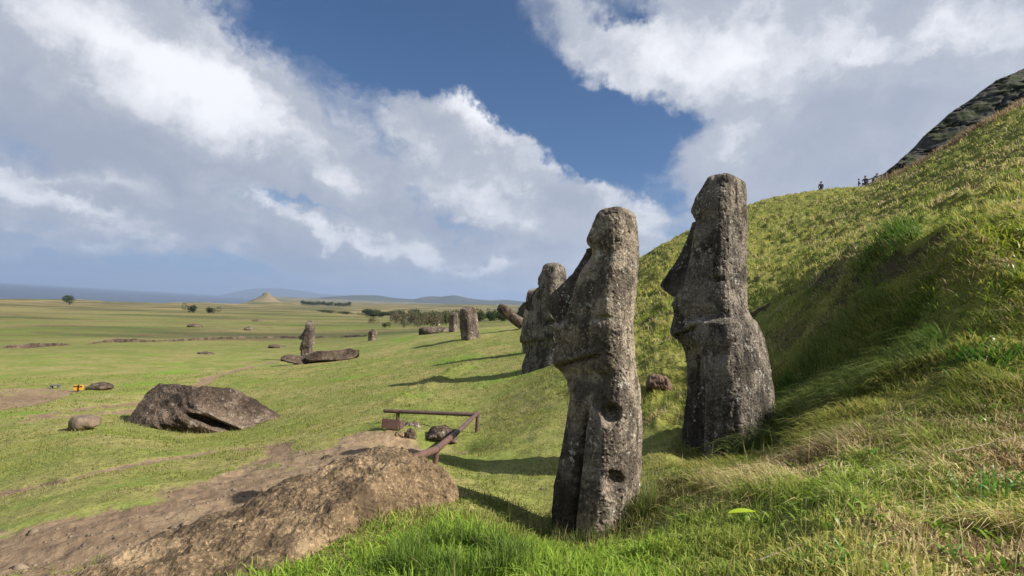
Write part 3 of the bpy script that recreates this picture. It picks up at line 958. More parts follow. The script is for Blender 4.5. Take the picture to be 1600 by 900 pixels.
# the right hand figure
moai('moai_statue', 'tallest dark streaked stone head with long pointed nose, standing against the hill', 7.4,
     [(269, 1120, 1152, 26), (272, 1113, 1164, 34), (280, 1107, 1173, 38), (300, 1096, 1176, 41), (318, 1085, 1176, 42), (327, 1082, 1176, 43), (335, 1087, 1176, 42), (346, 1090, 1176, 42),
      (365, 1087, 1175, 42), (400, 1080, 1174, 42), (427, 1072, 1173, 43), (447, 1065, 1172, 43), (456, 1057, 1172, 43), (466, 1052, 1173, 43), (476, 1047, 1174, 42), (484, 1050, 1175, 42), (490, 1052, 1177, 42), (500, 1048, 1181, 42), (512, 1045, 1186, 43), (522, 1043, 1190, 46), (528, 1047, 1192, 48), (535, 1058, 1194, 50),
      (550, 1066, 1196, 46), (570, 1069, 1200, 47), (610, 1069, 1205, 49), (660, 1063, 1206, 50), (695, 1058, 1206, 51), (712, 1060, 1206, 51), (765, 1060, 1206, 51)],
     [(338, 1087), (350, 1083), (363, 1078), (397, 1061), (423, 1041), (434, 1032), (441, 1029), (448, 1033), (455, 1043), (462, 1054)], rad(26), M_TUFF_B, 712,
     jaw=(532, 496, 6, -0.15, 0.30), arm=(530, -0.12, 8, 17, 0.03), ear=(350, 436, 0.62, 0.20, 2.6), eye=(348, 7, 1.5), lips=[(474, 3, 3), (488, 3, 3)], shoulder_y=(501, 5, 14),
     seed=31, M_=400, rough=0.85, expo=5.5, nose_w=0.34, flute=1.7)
# middle figure
moai('moai_statue', 'stocky pale grey stone head just left of and behind the nearest head', 21.5,
     [(412, 852, 876, 15), (415, 848, 882, 19), (424, 845, 886, 21), (434, 840, 887, 22), (440, 839, 886, 22), (446, 839, 886, 23), (452, 837, 886, 24), (464, 831, 887, 24), (478, 829, 888, 24), (492, 826, 889, 25), (505, 821, 889, 25), (518, 813, 889, 24), (528, 809, 889, 23), (535, 809, 889, 22),
      (541, 821, 889, 22), (550, 821, 890, 24), (560, 817, 892, 26), (571, 813, 894, 28), (590, 813, 894, 28)],
     [(448, 841), (456, 834), (466, 827), (474, 821), (480, 820), (486, 825)], rad(28), M_TUFF_B, 571,
     jaw=(537, 528, 3), ear=(448, 500, 0.55, 0.2, 2), eye=(450, 4, 5), seed=51, step=0.5, M_=220, rough=0.6, expo=4.5)
moai('moai_statue', 'small weathered stone head mostly hidden behind the stocky grey head', 29,
     [(453, 826, 848, 12), (457, 823, 852, 14), (466, 821, 853, 15), (472, 820, 853, 15), (476, 822, 853, 15), (490, 817, 853, 16), (505, 815, 854, 16), (520, 813, 854, 17), (545, 815, 856, 17), (560, 815, 856, 17)],
     [(472, 819), (477, 814), (483, 809), (487, 812), (491, 818)], rad(28), M_TUFF_A, 545, eye=(476, 3, 1.5), seed=61, step=0.5, M_=120, rough=0.4)
# little figure leaning on the plain
moai('moai_statue', 'lone small stone head with pale top rising behind the fallen statue on the plain', 50,
     [(503, 478, 489, 7), (505, 477, 492, 9), (511, 475, 492.3, 9.5), (515, 476, 492.3, 9.5), (522, 474, 492.2, 9.8), (530, 472, 492, 10), (536, 469, 491.5, 10), (541, 468, 491, 10), (545, 466.5, 491, 10), (548, 469, 491, 10), (553, 469, 491.5, 11), (562, 469, 492, 11), (570, 469, 492, 11)],
     [(514, 475), (520, 472.5), (526, 468), (529, 466.5), (531, 469)], rad(18), M_TUFF_FAR, 562, jaw=(546, 541, 1), eye=(516, 2, 1.3), lips=[(536, 1.4, 1), (540, 1.4, 1)], seed=71, step=0.3, M_=110, rough=0.3, nose_w=0.35)


def block(name, label, cat, d, rows, base_py, mat, seed, yaw=0.3, group=None, rough=0.6, expo=4.0, step=0.4, M_=110):
    o = moai(name, label, d, rows, None, yaw, mat, base_py, seed=seed, step=step, M_=M_, rough=rough, expo=expo)
    o['category'] = cat
    if group:
        o['group'] = group
    return o


block('stone_stump', 'headless leaning block of brown carved stone on the grassy crest', 'statue', 45,
      [(481, 722, 741, 11), (484, 718, 744.5, 13), (492, 717.5, 746, 14), (505, 718, 747.5, 14.5), (518, 719, 748.5, 15), (528, 720.5, 749, 15), (536, 721, 749, 15)], 530, M_TUFF_FAR, 81, rad(38))
block('stone_stump', 'thin upright stone standing behind the leaning brown block', 'statue', 58,
      [(489, 705, 714, 5), (492, 702, 715.5, 6), (500, 701.5, 716, 7), (512, 701, 716.5, 7), (520, 701, 716.5, 7)], 513, M_TUFF_FAR, 83, rad(30), rough=0.35)
block('stone_stump', 'low flat-topped stone stump alone at the far edge of the lawn', 'statue', 75,
      [(516.5, 577, 588, 6), (518, 575.5, 589.5, 7), (525, 575, 589.5, 7), (531, 574.5, 589.5, 7), (536, 574.5, 589.5, 7)], 530.5, M_TUFF_FAR, 85, rad(35), rough=0.3)


def rock(name, label, d, prof, hd, mat, seed=0, yaw=0.0, expo=2.3, rough=0.06, nl=160, nm=120, cat='rock', group=None, back=0.0, strata=0.0, feat=None, sub=None, drop=0.0, lumps=1.0, skew=0.0, planes=None):
    """boulder lofted along its length. prof: (px, top py, bottom py) at distance d; hd: half depth in metres"""
    s = d / FPX
    pr = np.array(prof, float)
    n = nl
    tt = 0.5 - 0.5 * np.cos(np.linspace(0, math.pi, n))
    px = pr[0, 0] + (pr[-1, 0] - pr[0, 0]) * tt
    yt = np.interp(px, pr[:, 0], pr[:, 1])
    yb = np.interp(px, pr[:, 0], pr[:, 2]) + drop
    yt = smooth1(yt, 1.2)
    hdp = np.interp(px, np.linspace(pr[0, 0], pr[-1, 0], len(hd)), hd) if hasattr(hd, '__len__') else np.full(n, hd)
    taper = np.clip(np.minimum(tt, 1 - tt) / 0.18, 0, 1)
    hdp = smooth1(hdp * (0.06 + 0.94 * np.sqrt(1 - (1 - taper) ** 2)), 1.5)
    cpx = 0.5 * (pr[0, 0] + pr[-1, 0])
    cpy = float(np.mean(yb))
    side, dep, up, ca = local_frame(cpx, d)
    th = np.linspace(0, 2 * math.pi, nm, endpoint=False)
    ct, st_ = np.cos(th), np.sin(th)
    k = (np.abs(ct) ** expo + np.abs(st_) ** expo) ** (-1 / expo)
    yn, zn = (ct * k)[None], (st_ * k)[None]          # yn + towards the photographer
    lx = ((px - cpx) * ca * s)[:, None] + 0 * yn
    lz = ((cpy - 0.5 * (yt + yb)) * s)[:, None] + zn * (0.5 * (yb - yt) * s)[:, None]
    ly = -yn * hdp[:, None] + back * zn * hdp[:, None]
    if planes is not None:
        g_ = np.random.default_rng(seed)
        ext = np.array([np.abs(lx).max(), hdp.max(), np.abs(lz).max()])
        pl = planes if not isinstance(planes, int) else [(*(lambda v: v / np.linalg.norm(v))(g_.normal(0, 1, 3)), g_.uniform(.68, .85)) for _ in range(planes)]
        for (a_, b_, c_, w0) in pl:
            nrm = np.array([a_, b_, c_], float)
            nrm /= np.linalg.norm(nrm)
            q = (lx * nrm[0] / ext[0] + ly * nrm[1] / ext[1] + lz * nrm[2] / ext[2]) - w0
            q = np.clip(q, 0, None) * 0.92
            lx, ly, lz = lx - q * nrm[0] * ext[0], ly - q * nrm[1] * ext[1], lz - q * nrm[2] * ext[2]
    if feat is not None:
        lx, ly, lz = feat(lx, ly, lz, yn, zn, px[:, None], s)
    sc = max(hdp.max(), 0.05)
    nx_, ny_, nz_ = 0 * yn, -yn / np.maximum(np.hypot(yn, zn), 1e-6), zn / np.maximum(np.hypot(yn, zn), 1e-6)
    r0 = rough * sc
    dn = lumps * r0 * 2.2 * fbm(lx / sc * 1.3, ly / sc * 1.3, lz / sc * 1.6, 4, seed) + r0 * 1.0 * fbm(lx / sc * 5, ly / sc * 5, lz / sc * 5, 5, seed + 4, 0.62)
    if strata:
        q = lz / sc * 5 + lx / sc * 1.6 + fbm(lx / sc, ly / sc, lz / sc, 3, seed + 7) * 1.6
        dn += strata * sc * (np.abs((q % 1.0) - 0.5) * 2 - 0.5)
    if skew:
        lx = lx + skew * lz
    endw = (0.35 + 0.65 * np.minimum(1, taper * 2))[:, None]
    ly = ly + dn * ny_ * endw
    lz = lz + dn * nz_ * endw
    cr_, sr_ = math.cos(ROLL), math.sin(ROLL)
    cy_, sy_ = math.cos(yaw), math.sin(yaw)
    lx, ly = lx * cy_ - ly * sy_, lx * sy_ + ly * cy_
    lx, lz = lx * cr_ + lz * 0, lz - lx * sr_
    P = side * lx[..., None] + dep * ly[..., None] + up * lz[..., None]
    Vv = P.reshape(-1, 3)
    c0, c1 = P[0].mean(0), P[-1].mean(0)
    Vv = np.concatenate([np.tile(c0, (nm, 1)), Vv, np.tile(c1, (nm, 1))])
    me = mesh_np(name, Vv, grid_faces(n + 2, nm, True)[:, ::-1])
    o = link(name, me, mat=mat)
    o.location = pix(cpx, cpy, d).tolist()
    prop(o, label, cat, group)
    return o


# big dark boulder on the lawn: overhanging shaded face, hollow in the middle
def big_feat(lx, ly, lz, yn, zn, px, s):
    frontw = sstep(0.15, 0.7, yn)
    # undercut foot on the left two thirds
    under = sstep(0.35, -0.9, zn) * sstep(385, 340, px)
    ly = ly + frontw * under * 0.25
    # slot-shaped hollow
    hx = (px - 322) / 42.0
    hz = (zn + 0.02 + 0.010 * (px - 322) * 0.9) / 0.17
    hol = np.exp(-(hx ** 4 + hz ** 4))
    ly = ly + frontw * hol * 0.7
    # ledge above the hollow
    ly = ly - frontw * 0.14 * np.exp(-((zn - 0.38 + 0.010 * (px - 322)) / 0.10) ** 2)
    return lx, ly, lz


rock('boulder', 'large dark angular boulder with a hollow in its face lying on the lawn', 18.5,
     [(198, 640, 652), (203, 628, 662), (215, 619, 668), (240, 606, 673), (262, 600, 675), (290, 596.5, 676), (318, 594.5, 676), (338, 594, 675), (352, 598, 673), (374, 599.5, 668), (400, 606, 652), (428, 618, 640), (455, 628, 634)],
     [0.7, 1.5, 1.7, 1.6, 1.5, 1.0, 0.3], M_BASALT, 101, yaw=0.10, expo=2.9, rough=0.06, strata=0.045, feat=big_feat, nl=340, nm=260, drop=14, lumps=.7,
     planes=[(-.5, -.78, -.45, .62), (-.15, -.85, -.45, .72), (-.2, -.8, .55, .80), (.3, -.6, .72, .72), (.75, -.6, -.15, .72), (-.7, -.3, .6, .70), (.1, .2, 1, .84), (.6, 0, .75, .80)])
# near sandy boulder
def sand_feat(lx, ly, lz, yn, zn, px, s):
    return lx, ly, lz


rock('sandy_boulder', 'long coarse sandy boulder beside the dirt path, nearest stone in view', 3.9,
     [(-150, 985, 1085), (-80, 950, 1080), (30, 900, 1070), (130, 886, 1060), (220, 870, 1060), (320, 850, 1050), (420, 826, 1045), (500, 805, 1035), (570, 782, 1025), (640, 762, 1015), (710, 752, 995), (770, 757, 975), (820, 782, 955), (855, 825, 935)],
     [0.5, 0.75, 0.85, 0.9, 0.9, 0.8, 0.6], M_SAND, 111, yaw=0.40, expo=2.7, rough=0.085, nl=560, nm=420, drop=20, lumps=0.4, planes=[(.1, -.75, .65, .84)])
rock('flat_stone', 'small tan flat-topped stone with a dark broken side, left of the large boulder', depth_of(G(130, 671)),
     [(106, 657, 671), (113, 651, 672), (126, 650, 671), (142, 649, 668), (158, 652, 662)], [0.15, 0.3, 0.35, 0.25], plain('brown earth stone', (0.17, 0.125, 0.09), 0.95, 0.4, 4.0), 121, expo=3.0, nl=60, nm=50)
rock('mound_rock', 'low dark rounded rock beside the yellow sign on the plain', depth_of(G(158, 609)),
     [(133, 606, 609), (145, 600, 609), (158, 597, 609), (170, 598, 608), (178, 602, 606)], [0.25, 0.5, 0.5, 0.3], M_BASALT, 123, nl=60, nm=50)
for (px, yt, yb, x0, x1, d, lab, mt) in [
        (433, 538.5, 543, 419, 449, 68, 'flat dark stone lying left of the lone small head', M_BASALT),
        (322, 549.5, 553, 308, 336, 60, 'thin dark stone low in the grass of the plain', M_BASALT),
        (389, 509.5, 516, 381, 396, 150, 'pale grey stone block far out on the plain', M_TUFF_FAR),
        (305, 506, 511, 292, 318, 170, 'dark flat outcrop far out on the plain', M_BASALT),
        (402, 499, 502, 394, 410, 240, 'tiny dark stone on the distant brown patch', M_BASALT),
        (833, 516, 529, 825, 834, 33, 'rounded brown stone in the grass left of the stocky head', M_TUFF_FAR)]:
    x1 = x1 if x1 > px else px + 6
    d = depth_of(G(px, yb))
    rock('field_stone', lab, d, [(x0, (yt + yb) / 2, yb), (x0 + (x1 - x0) * .25, yt + .3 * (yb - yt), yb), (px if x0 < px < x1 else (x0 + x1) / 2, yt, yb), (x1, (yt + yb) / 2, yb)],
         0.35 * (x1 - x0) * d / FPX, mt, int(px), nl=40, nm=36, group='loose stones on the plain', drop=1.5)

# fallen statue in front of the lone head: two pieces
def slab_feat(lx, ly, lz, yn, zn, px, s):
    lz = np.where(zn < 0, lz - 0.0, lz)
    return lx, ly + sstep(0.2, -0.9, zn) * sstep(0, .6, yn) * 0.35, lz


rock('fallen_statue', 'long fallen stone statue lying face down in front of the lone small head', 44,
     [(478, 560, 571), (484, 555, 572.5), (495, 551, 571), (510, 549, 570), (527, 547, 568.5), (540, 543.5, 565), (550, 538, 561), (557, 534.5, 557), (561, 537, 553)],
     [0.35, 0.5, 0.55, 0.5, 0.4], M_BASALT, 131, planes=[(0, -.6, .8, .6), (.2, -.9, -.3, .7), (-.6, -.5, .6, .75), (0.1, .5, .85, .7)], expo=2.8, nl=110, nm=70, cat='statue', feat=slab_feat, rough=0.05)
rock('fallen_statue', 'broken head piece of the fallen statue, pointing left', 43.5,
     [(438, 560, 566), (444, 556, 566.5), (452, 554.5, 568), (462, 555, 570), (472, 556, 573.5), (480, 558, 574), (486, 562, 571)],
     [0.3, 0.4, 0.45, 0.4], M_BASALT, 133, planes=[(0, -.5, .85, .55), (-.5, -.8, -.2, .7), (.6, -.5, .6, .75)], expo=2.8, nl=90, nm=60, cat='statue', feat=slab_feat, rough=0.05)
rock('fallen_statue', 'long low fallen stone lying before the shrubs on the crest', 60,
     [(654, 517, 523.5), (664, 513, 523), (680, 511.5, 521), (697, 511, 518), (718, 512.5, 516)], [0.4, 0.6, 0.6, 0.4], M_TUFF_FAR, 135, nl=70, nm=50, cat='statue', drop=3)


def leaning_head():
    """toppled head with the nose up, resting on its neck"""
    d = 50
    s = d / FPX
    side, dep, up, ca = local_frame(795, d)
    # spine from the tip (upper left) down to the body (lower right)
    ax = np.array([(777, 479, 7.5), (782, 482.5, 9.0), (787, 486, 9.5), (792, 489.5, 10.0), (797, 493, 10.5), (802, 496.5, 11.0), (807, 500, 11.0), (812, 503.5, 11.0), (818, 507, 10.0)], float)
    n, nm = 90, 70
    tt = np.linspace(0, 1, n)
    ti = np.linspace(0, 1, len(ax))
    px, py, rr = (smooth1(np.interp(tt, ti, ax[:, i]), 3) for i in range(3))
    dx, dy = np.gradient(px), np.gradient(py)
    l = np.hypot(dx, dy)
    nx, ny = dy / l, -dx / l
    th = np.linspace(0, 2 * math.pi, nm, endpoint=False)
    k = (np.abs(np.cos(th)) ** 3 + np.abs(np.sin(th)) ** 3) ** (-1 / 3)
    A, B = np.cos(th) * k, np.sin(th) * k
    end = np.sqrt(np.clip(np.minimum(tt / .06, 1), 0, 1))
    rr = rr * (0.2 + 0.8 * end)
    # brow and chin ridges
    rx = rr[:, None] * A[None] * (1 + .07 * np.sin(tt * 17)[:, None] * (A[None] > 0)) * 0.75
    X = (px - 800)[:, None] + nx[:, None] * rx
    Y = -(py - 500)[:, None] - ny[:, None] * rx
    D = rr[:, None] * B[None] * 1.1
    q = 1 + .10 * fbm(X / 5, D / 5, Y / 5, 4, 77)
    Pm_ = side * (X * s * ca)[..., None] + dep * (D * q * s)[..., None] + up * (Y * s * q)[..., None]
    Vv = np.concatenate([np.tile(Pm_[0].mean(0), (nm, 1)), Pm_.reshape(-1, 3), np.tile(Pm_[-1].mean(0), (nm, 1))])
    o = link('toppled_head', mesh_np('toppled_head', Vv, grid_faces(n + 2, nm, True)), mat=M_BASALT)
    o.location = pix(800, 500, d).tolist()
    prop(o, 'toppled stone head tilted back with its face to the sky on the crest', 'statue')


leaning_head()


# ---------------------------------------------------------------- cliff above the ridge
def cliff():
    top = [(1362, 290, 78), (1372, 281, 80), (1390, 262, 82), (1408, 250, 84), (1425, 233, 86), (1440, 222, 87), (1452, 205, 88), (1470, 189, 89), (1490, 171, 90), (1510, 158, 91), (1530, 144, 92), (1560, 122, 93), (1600, 105, 94), (1660, 78, 95), (1740, 50, 96), (1850, 20, 96), (1990, -10, 96)]
    n, mrow = 320, 110
    tp = np.array([pix(*p) for p in top])
    ti = np.linspace(0, 1, len(top))
    tt = np.linspace(0, 1, n)
    T = np.stack([np.interp(tt, ti, tp[:, i]) for i in range(3)], -1)
    prof_t = np.linspace(0, 1, mrow)
    rows = []
    for q in prof_t:
        if q < 0.72:                      # face rising from the grass to the crest
            f = q / 0.72
            off = -15.0 * (1 - f) ** 1.1
            hz = -13.0 * (1 - f) ** 1.25
        else:                             # gentle back slope
            f = (q - 0.72) / 0.28
            off = 30.0 * f
            hz = -8.0 * f ** 1.3
        P = T + np.array([0.25, 1, 0]) * off + np.array([0, 0, 1]) * hz
        rows.append(P)
    P = np.array(rows)
    x, y, z = P[..., 0], P[..., 1], P[..., 2]
    cr_ = np.abs(fbm(x / 5, y / 5, z / 3.2, 5, 203, 0.55))
    n1 = fbm(x / 9, y / 9, z / 7, 5, 201, 0.55)
    st = fbm(x / 14, y / 14, z / 1.6 + x * 0.10, 4, 207, 0.6)
    dsp = 1.5 * n1 - 2.0 * np.exp(-(cr_ / 0.05) ** 2) * 0.5 + 1.0 * st
    P[..., 1] -= dsp
    P[..., 0] -= 0.4 * dsp
    P[..., 2] += 0.55 * fbm(x / 3, y / 3, octv=4, seed=209, gain=0.6) - 0.1
    m, t = material('mossy cliff rock')
    co = t.node('ShaderNodeNewGeometry').outputs['Position']
    a = t.noise(co, 0.35, 6, 0.65)
    b = t.noise(co, 1.6, 6, 0.7)
    c = t.mix(t.mapr(b, 0.35, 0.65), (0.030, 0.030, 0.028), (0.105, 0.098, 0.085))
    c = t.mix(t.mapr(a, 0.46, 0.58, 0, 0.85, True), c, (0.050, 0.065, 0.022))
    c = t.mix(t.mapr(t.noise(co, 0.9, 5, 0.7), 0.60, 0.68, 0, 0.7), c, (0.25, 0.22, 0.17))
    finish(t, c, 0.95, b, 1.0, 0.5, 0.15)
    prop(link('cliff', mesh_np('cliff', P.reshape(-1, 3), grid_faces(mrow, n)), mat=m), kind='structure')


cliff()


# ---------------------------------------------------------------- rail, sign, pit stones
def tube_mesh(name, p0, p1, r0, r1=None, seg=20, n=14, wob=0.02, seed=0):
    p0, p1 = np.asarray(p0, float), np.asarray(p1, float)
    r1 = r0 if r1 is None else r1
    ax = p1 - p0
    L = np.linalg.norm(ax)
    ax /= L
    h = np.cross(ax, [0, 0, 1]) if abs(ax[2]) < .9 else np.cross(ax, [1, 0, 0])
    h /= np.linalg.norm(h)
    v = np.cross(ax, h)
    th = np.linspace(0, 2 * math.pi, seg, endpoint=False)
    ts = [0, 0, 0.01] + list(np.linspace(0.05, 0.95, n)) + [0.99, 1, 1]
    fs = [0, 0.88, 1] + [1] * n + [1, 0.88, 0]
    rows = []
    for t_, f_ in zip(ts, fs):
        r = (r0 + (r1 - r0) * t_) * f_ * (1 + wob * fbm(np.cos(th) * 1.5 + seed, np.sin(th) * 1.5, np.full(seg, t_ * L * 3), 3, seed))
        c = p0 + ax * L * t_
        rows.append(c + h * (r * np.cos(th))[:, None] + v * (r * np.sin(th))[:, None])
    return mesh_np(name, np.concatenate(rows), grid_faces(len(ts), seg, True)[:, ::-1])


def tube(name, p0, p1, r, mat, parent, org, **k):
    o = link(name, tube_mesh(name, np.asarray(p0) - org, np.asarray(p1) - org, r, **k), parent, mat)
    return o


def wood_mat(name, base, dark):
    m, t = material(name)
    co = t.node('ShaderNodeTexCoord').outputs['Object']
    g = t.noise(co, 9, 5, 0.7)
    f = t.noise(co, 60, 4, 0.7)
    c = t.mix(t.mapr(g, 0.35, 0.65), dark, base)
    c = t.mix(t.mapr(f, 0.55, 0.7, 0, 0.5), c, tuple(x * 1.5 for x in base))
    finish(t, c, 0.6, f, 0.4, 0.004, 0.35)
    return m


M_WOOD_RED = wood_mat('reddish brown painted log', (0.150, 0.085, 0.065), (0.085, 0.045, 0.036))
M_WOOD_GREY = wood_mat('greyish brown painted log', (0.130, 0.082, 0.072), (0.070, 0.042, 0.038))
rail_base = G(745, 671)
dA = 12.0
corner = pix(745, 648, 12.6)
cbase = np.array([corner[0], corner[1], float(ground_z(corner[0], corner[1]))])
rl = empty('log_railing', cbase)
prop(rl, 'low brown log railing on short posts around the dug pit', 'railing')
lend = pix(600, 642, 12.9)
mid = pix(710, 679.5, 8.6)
knee = pix(682, 702, 6.9)
nend = pix(630, 722, 6.0)
tube('rail', lend, corner + np.array([0.06, 0.0, 0]), 0.044, M_WOOD_GREY, rl, cbase, seed=1)
tube('rail', corner + np.array([0.02, 0.02, 0.035]), mid, 0.040, M_WOOD_GREY, rl, cbase, seed=2)
tube('rail', pix(708, 680.5, 8.5), knee, 0.043, M_WOOD_RED, rl, cbase, seed=3)
tube('rail', knee + np.array([0.01, 0.03, 0.0]), nend, 0.043, M_WOOD_RED, rl, cbase, seed=4)
for q, sd_ in ((corner + np.array([0.02, 0, -0.01]), 5), (pix(622, 644, 12.87), 6), (pix(682, 706, 6.92), 7)):
    g = np.array([q[0] - (0.02 if sd_ == 7 else 0), q[1], float(ground_z(q[0], q[1])) - 0.15])
    tube('post', g, q, 0.040 if sd_ != 7 else 0.034, M_WOOD_RED if sd_ == 7 else M_WOOD_GREY, rl, cbase, seed=sd_)
band, t = material('dark metal band')
finish(t, (0.03, 0.028, 0.026), 0.5)
dv = (nend - knee) / np.linalg.norm(nend - knee)
tube('band', knee - dv * 0.012, knee + dv * 0.012, 0.047, band, rl, cbase, seed=8, wob=0)


def bevel_box(name, size, mat, parent=None, bev=0.01, loc=(0, 0, 0), rot=(0, 0, 0)):
    import bmesh
    bm = bmesh.new()
    bmesh.ops.create_cube(bm, size=1)
    bmesh.ops.scale(bm, vec=size, verts=bm.verts)
    bmesh.ops.bevel(bm, geom=bm.edges[:], offset=bev, segments=2, affect='EDGES')
    me = bpy.data.meshes.new(name)
    bm.to_mesh(me)
    bm.free()
    o = link(name, me, parent, mat)
    o.location, o.rotation_euler = loc, rot
    return o


# little brown notice box under the rail
sp = G(610, 671.5)
sg = empty('notice_board', sp, rad(-12))
prop(sg, 'small weathered brown notice board on the ground by the end of the far rail', 'sign')
k = depth_of(sp) / FPX
bevel_box('board', (28 * k, 0.03, 15 * k), M_WOOD_RED, sg, 0.006, (0, 0, 8.5 * k), (rad(-14), 0, rad(0)))
bevel_box('side_panel', (0.02, 0.22, 13 * k), M_WOOD_GREY, sg, 0.004, (14.6 * k, 0.12, 7.5 * k))
bevel_box('side_panel', (0.02, 0.22, 13 * k), M_WOOD_GREY, sg, 0.004, (-14.6 * k, 0.12, 7.5 * k))
b_, t = material('faded ink')
finish(t, (0.28, 0.22, 0.19), 0.8)
for (x0, z0, x1, z1) in ((-10, 12, -4, 4), (-2, 12.5, 8, 12.5), (-2, 10, 6, 10)):
    pass

# pit stones
for (px, py, w_, h_, lab, mt) in [(641, 682, 10, 13, 'dark jagged stone at the rim of the dug pit', M_BASALT), (690, 684, 26, 18, 'dark earth-covered stone at the back of the dug pit under the rail', M_BASALT),
                                  (624, 679, 8, 5, 'small tan stone below the notice board', M_SAND), (512, 716, 10, 6, 'small brown stone on the dirt path above the sandy boulder', M_BASALT),
                                  (645, 665, 14, 5, 'low brown stone under the far rail', M_TUFF_FAR)]:
    g = G(px, py)
    d = depth_of(g)
    rock('pit_stone', lab, d, [(px - w_, py, py + 2), (px - w_ * .5, py - h_ * .8, py + 2), (px + w_ * .1, py - h_, py + 2), (px + w_ * .6, py - h_ * .7, py + 2), (px + w_, py - 1, py + 2)],
         w_ * .8 * d / FPX, mt, int(px) + 7, nl=50, nm=44, rough=0.14, group='stones round the pit', drop=3)
g = G(1026, 606)
rock('burrow_stone', 'small brown stone half buried in the bank between the two tall heads', depth_of(g), [(1008, 602, 610), (1013, 588, 610), (1026, 584, 610), (1040, 587, 609), (1050, 600, 608)], 0.22, plain('brown bank stone', (0.13, 0.085, 0.06), .95, .4, 12), 141, nl=60, nm=50, rough=0.14, drop=3)
g = G(790, 745)
for (px, py, r_, lab) in [(847, 765, 5, 'brown clod in the shaded grass left of the nearest head'), (1042, 753, 8, 'flat brown stone in the shaded grass between the tall heads')]:
    g = G(px, py)
    d = depth_of(g)
    rock('clod', lab, d, [(px - r_, py, py + 1), (px, py - r_ * .6, py + 1), (px + r_, py, py + 1)], r_ * d / FPX * .8, M_TUFF_FAR, px, nl=30, nm=30, rough=.12, drop=1)
g = pix(308, 806, 4.0)

# yellow sign and its neighbour on the plain
yp = G(122, 612)
k = depth_of(yp) / FPX
M_YEL = plain('yellow paint', (0.72, 0.36, 0.05), 0.6, 0.12, 9)
ys = empty('yellow_sign', yp, rad(10))
prop(ys, 'small yellow two-panel sign with a dark centre at the corner of the bare earth patch', 'sign')
M_DK = plain('dark brown paint', (0.05, 0.03, 0.02), 0.7)
bevel_box('panel', (5.6 * k, .05, 8.0 * k), M_YEL, ys, .008, (-3.9 * k, 0, 6.2 * k))
bevel_box('panel', (5.6 * k, .05, 8.0 * k), M_YEL, ys, .008, (3.9 * k, 0, 6.6 * k))
bevel_box('post', (2.0 * k, .07, 11 * k), M_DK, ys, .006, (0, 0.0, 5 * k))
bevel_box('crossbar', (12.0 * k, .03, 1.1 * k), M_DK, ys, .004, (0, -.035, 8.4 * k))
gp_ = G(86, 607)
k = depth_of(gp_) / FPX
gs_ = empty('grey_bench', gp_, rad(20))
prop(gs_, 'small grey weathered bench at the back edge of the bare earth patch', 'bench')
M_GREYW = plain('grey weathered wood', (0.12, 0.12, 0.11), 0.9)
bevel_box('seat', (13 * k, .28, .05), M_GREYW, gs_, .01, (0, 0, 5.2 * k))
bevel_box('leg', (.07, .22, 5 * k), M_GREYW, gs_, .01, (-4.5 * k, 0, 2.6 * k))
bevel_box('leg', (.07, .22, 5 * k), M_GREYW, gs_, .01, (4.5 * k, 0, 2.6 * k))


# ---------------------------------------------------------------- dry stone wall across the plain
def stone_wall():
    line = [G(x, y) for x, y in [(-30, 546), (60, 543), (150, 537), (185, 535), (230, 534.5), (300, 532), (380, 528.5), (440, 528), (470, 528), (520, 527.5), (572, 525.5)]]
    line = np.array(line)
    seg = np.r_[0, np.cumsum(np.hypot(*np.diff(line[:, :2], axis=0).T))]
    n = 420
    tt = np.linspace(0, seg[-1], n)
    X, Y = np.interp(tt, seg, line[:, 0]), np.interp(tt, seg, line[:, 1])
    Zg = ground_z(X, Y)
    gapn = fbm(tt / 6, tt * 0, octv=3, seed=301)
    h = (0.42 + 0.30 * fbm(tt / 1.7, tt * 0 + 3, octv=4, seed=303)) * sstep(-0.35, -0.05, gapn + 0.25 * (X > line[3, 0]))
    rows = []
    for (o_, f_) in ((-0.45, -0.4), (-0.36, 0.75), (-0.12, 1.0), (0.14, 0.96), (0.36, 0.7), (0.45, -0.4)):
        rows.append(np.stack([X, Y + o_ + 0.1 * fbm(tt / .8, tt * 0 + o_ * 9, octv=3, seed=305), Zg + h * f_ - 0.05], -1))
    V_ = np.array(rows).reshape(-1, 3)
    o = link('stone_wall', mesh_np('stone_wall', V_, grid_faces(6, n), smooth=False), mat=M_BASALT)
    prop(o, 'low tumbled dry stone wall running across the plain', 'wall')


stone_wall()


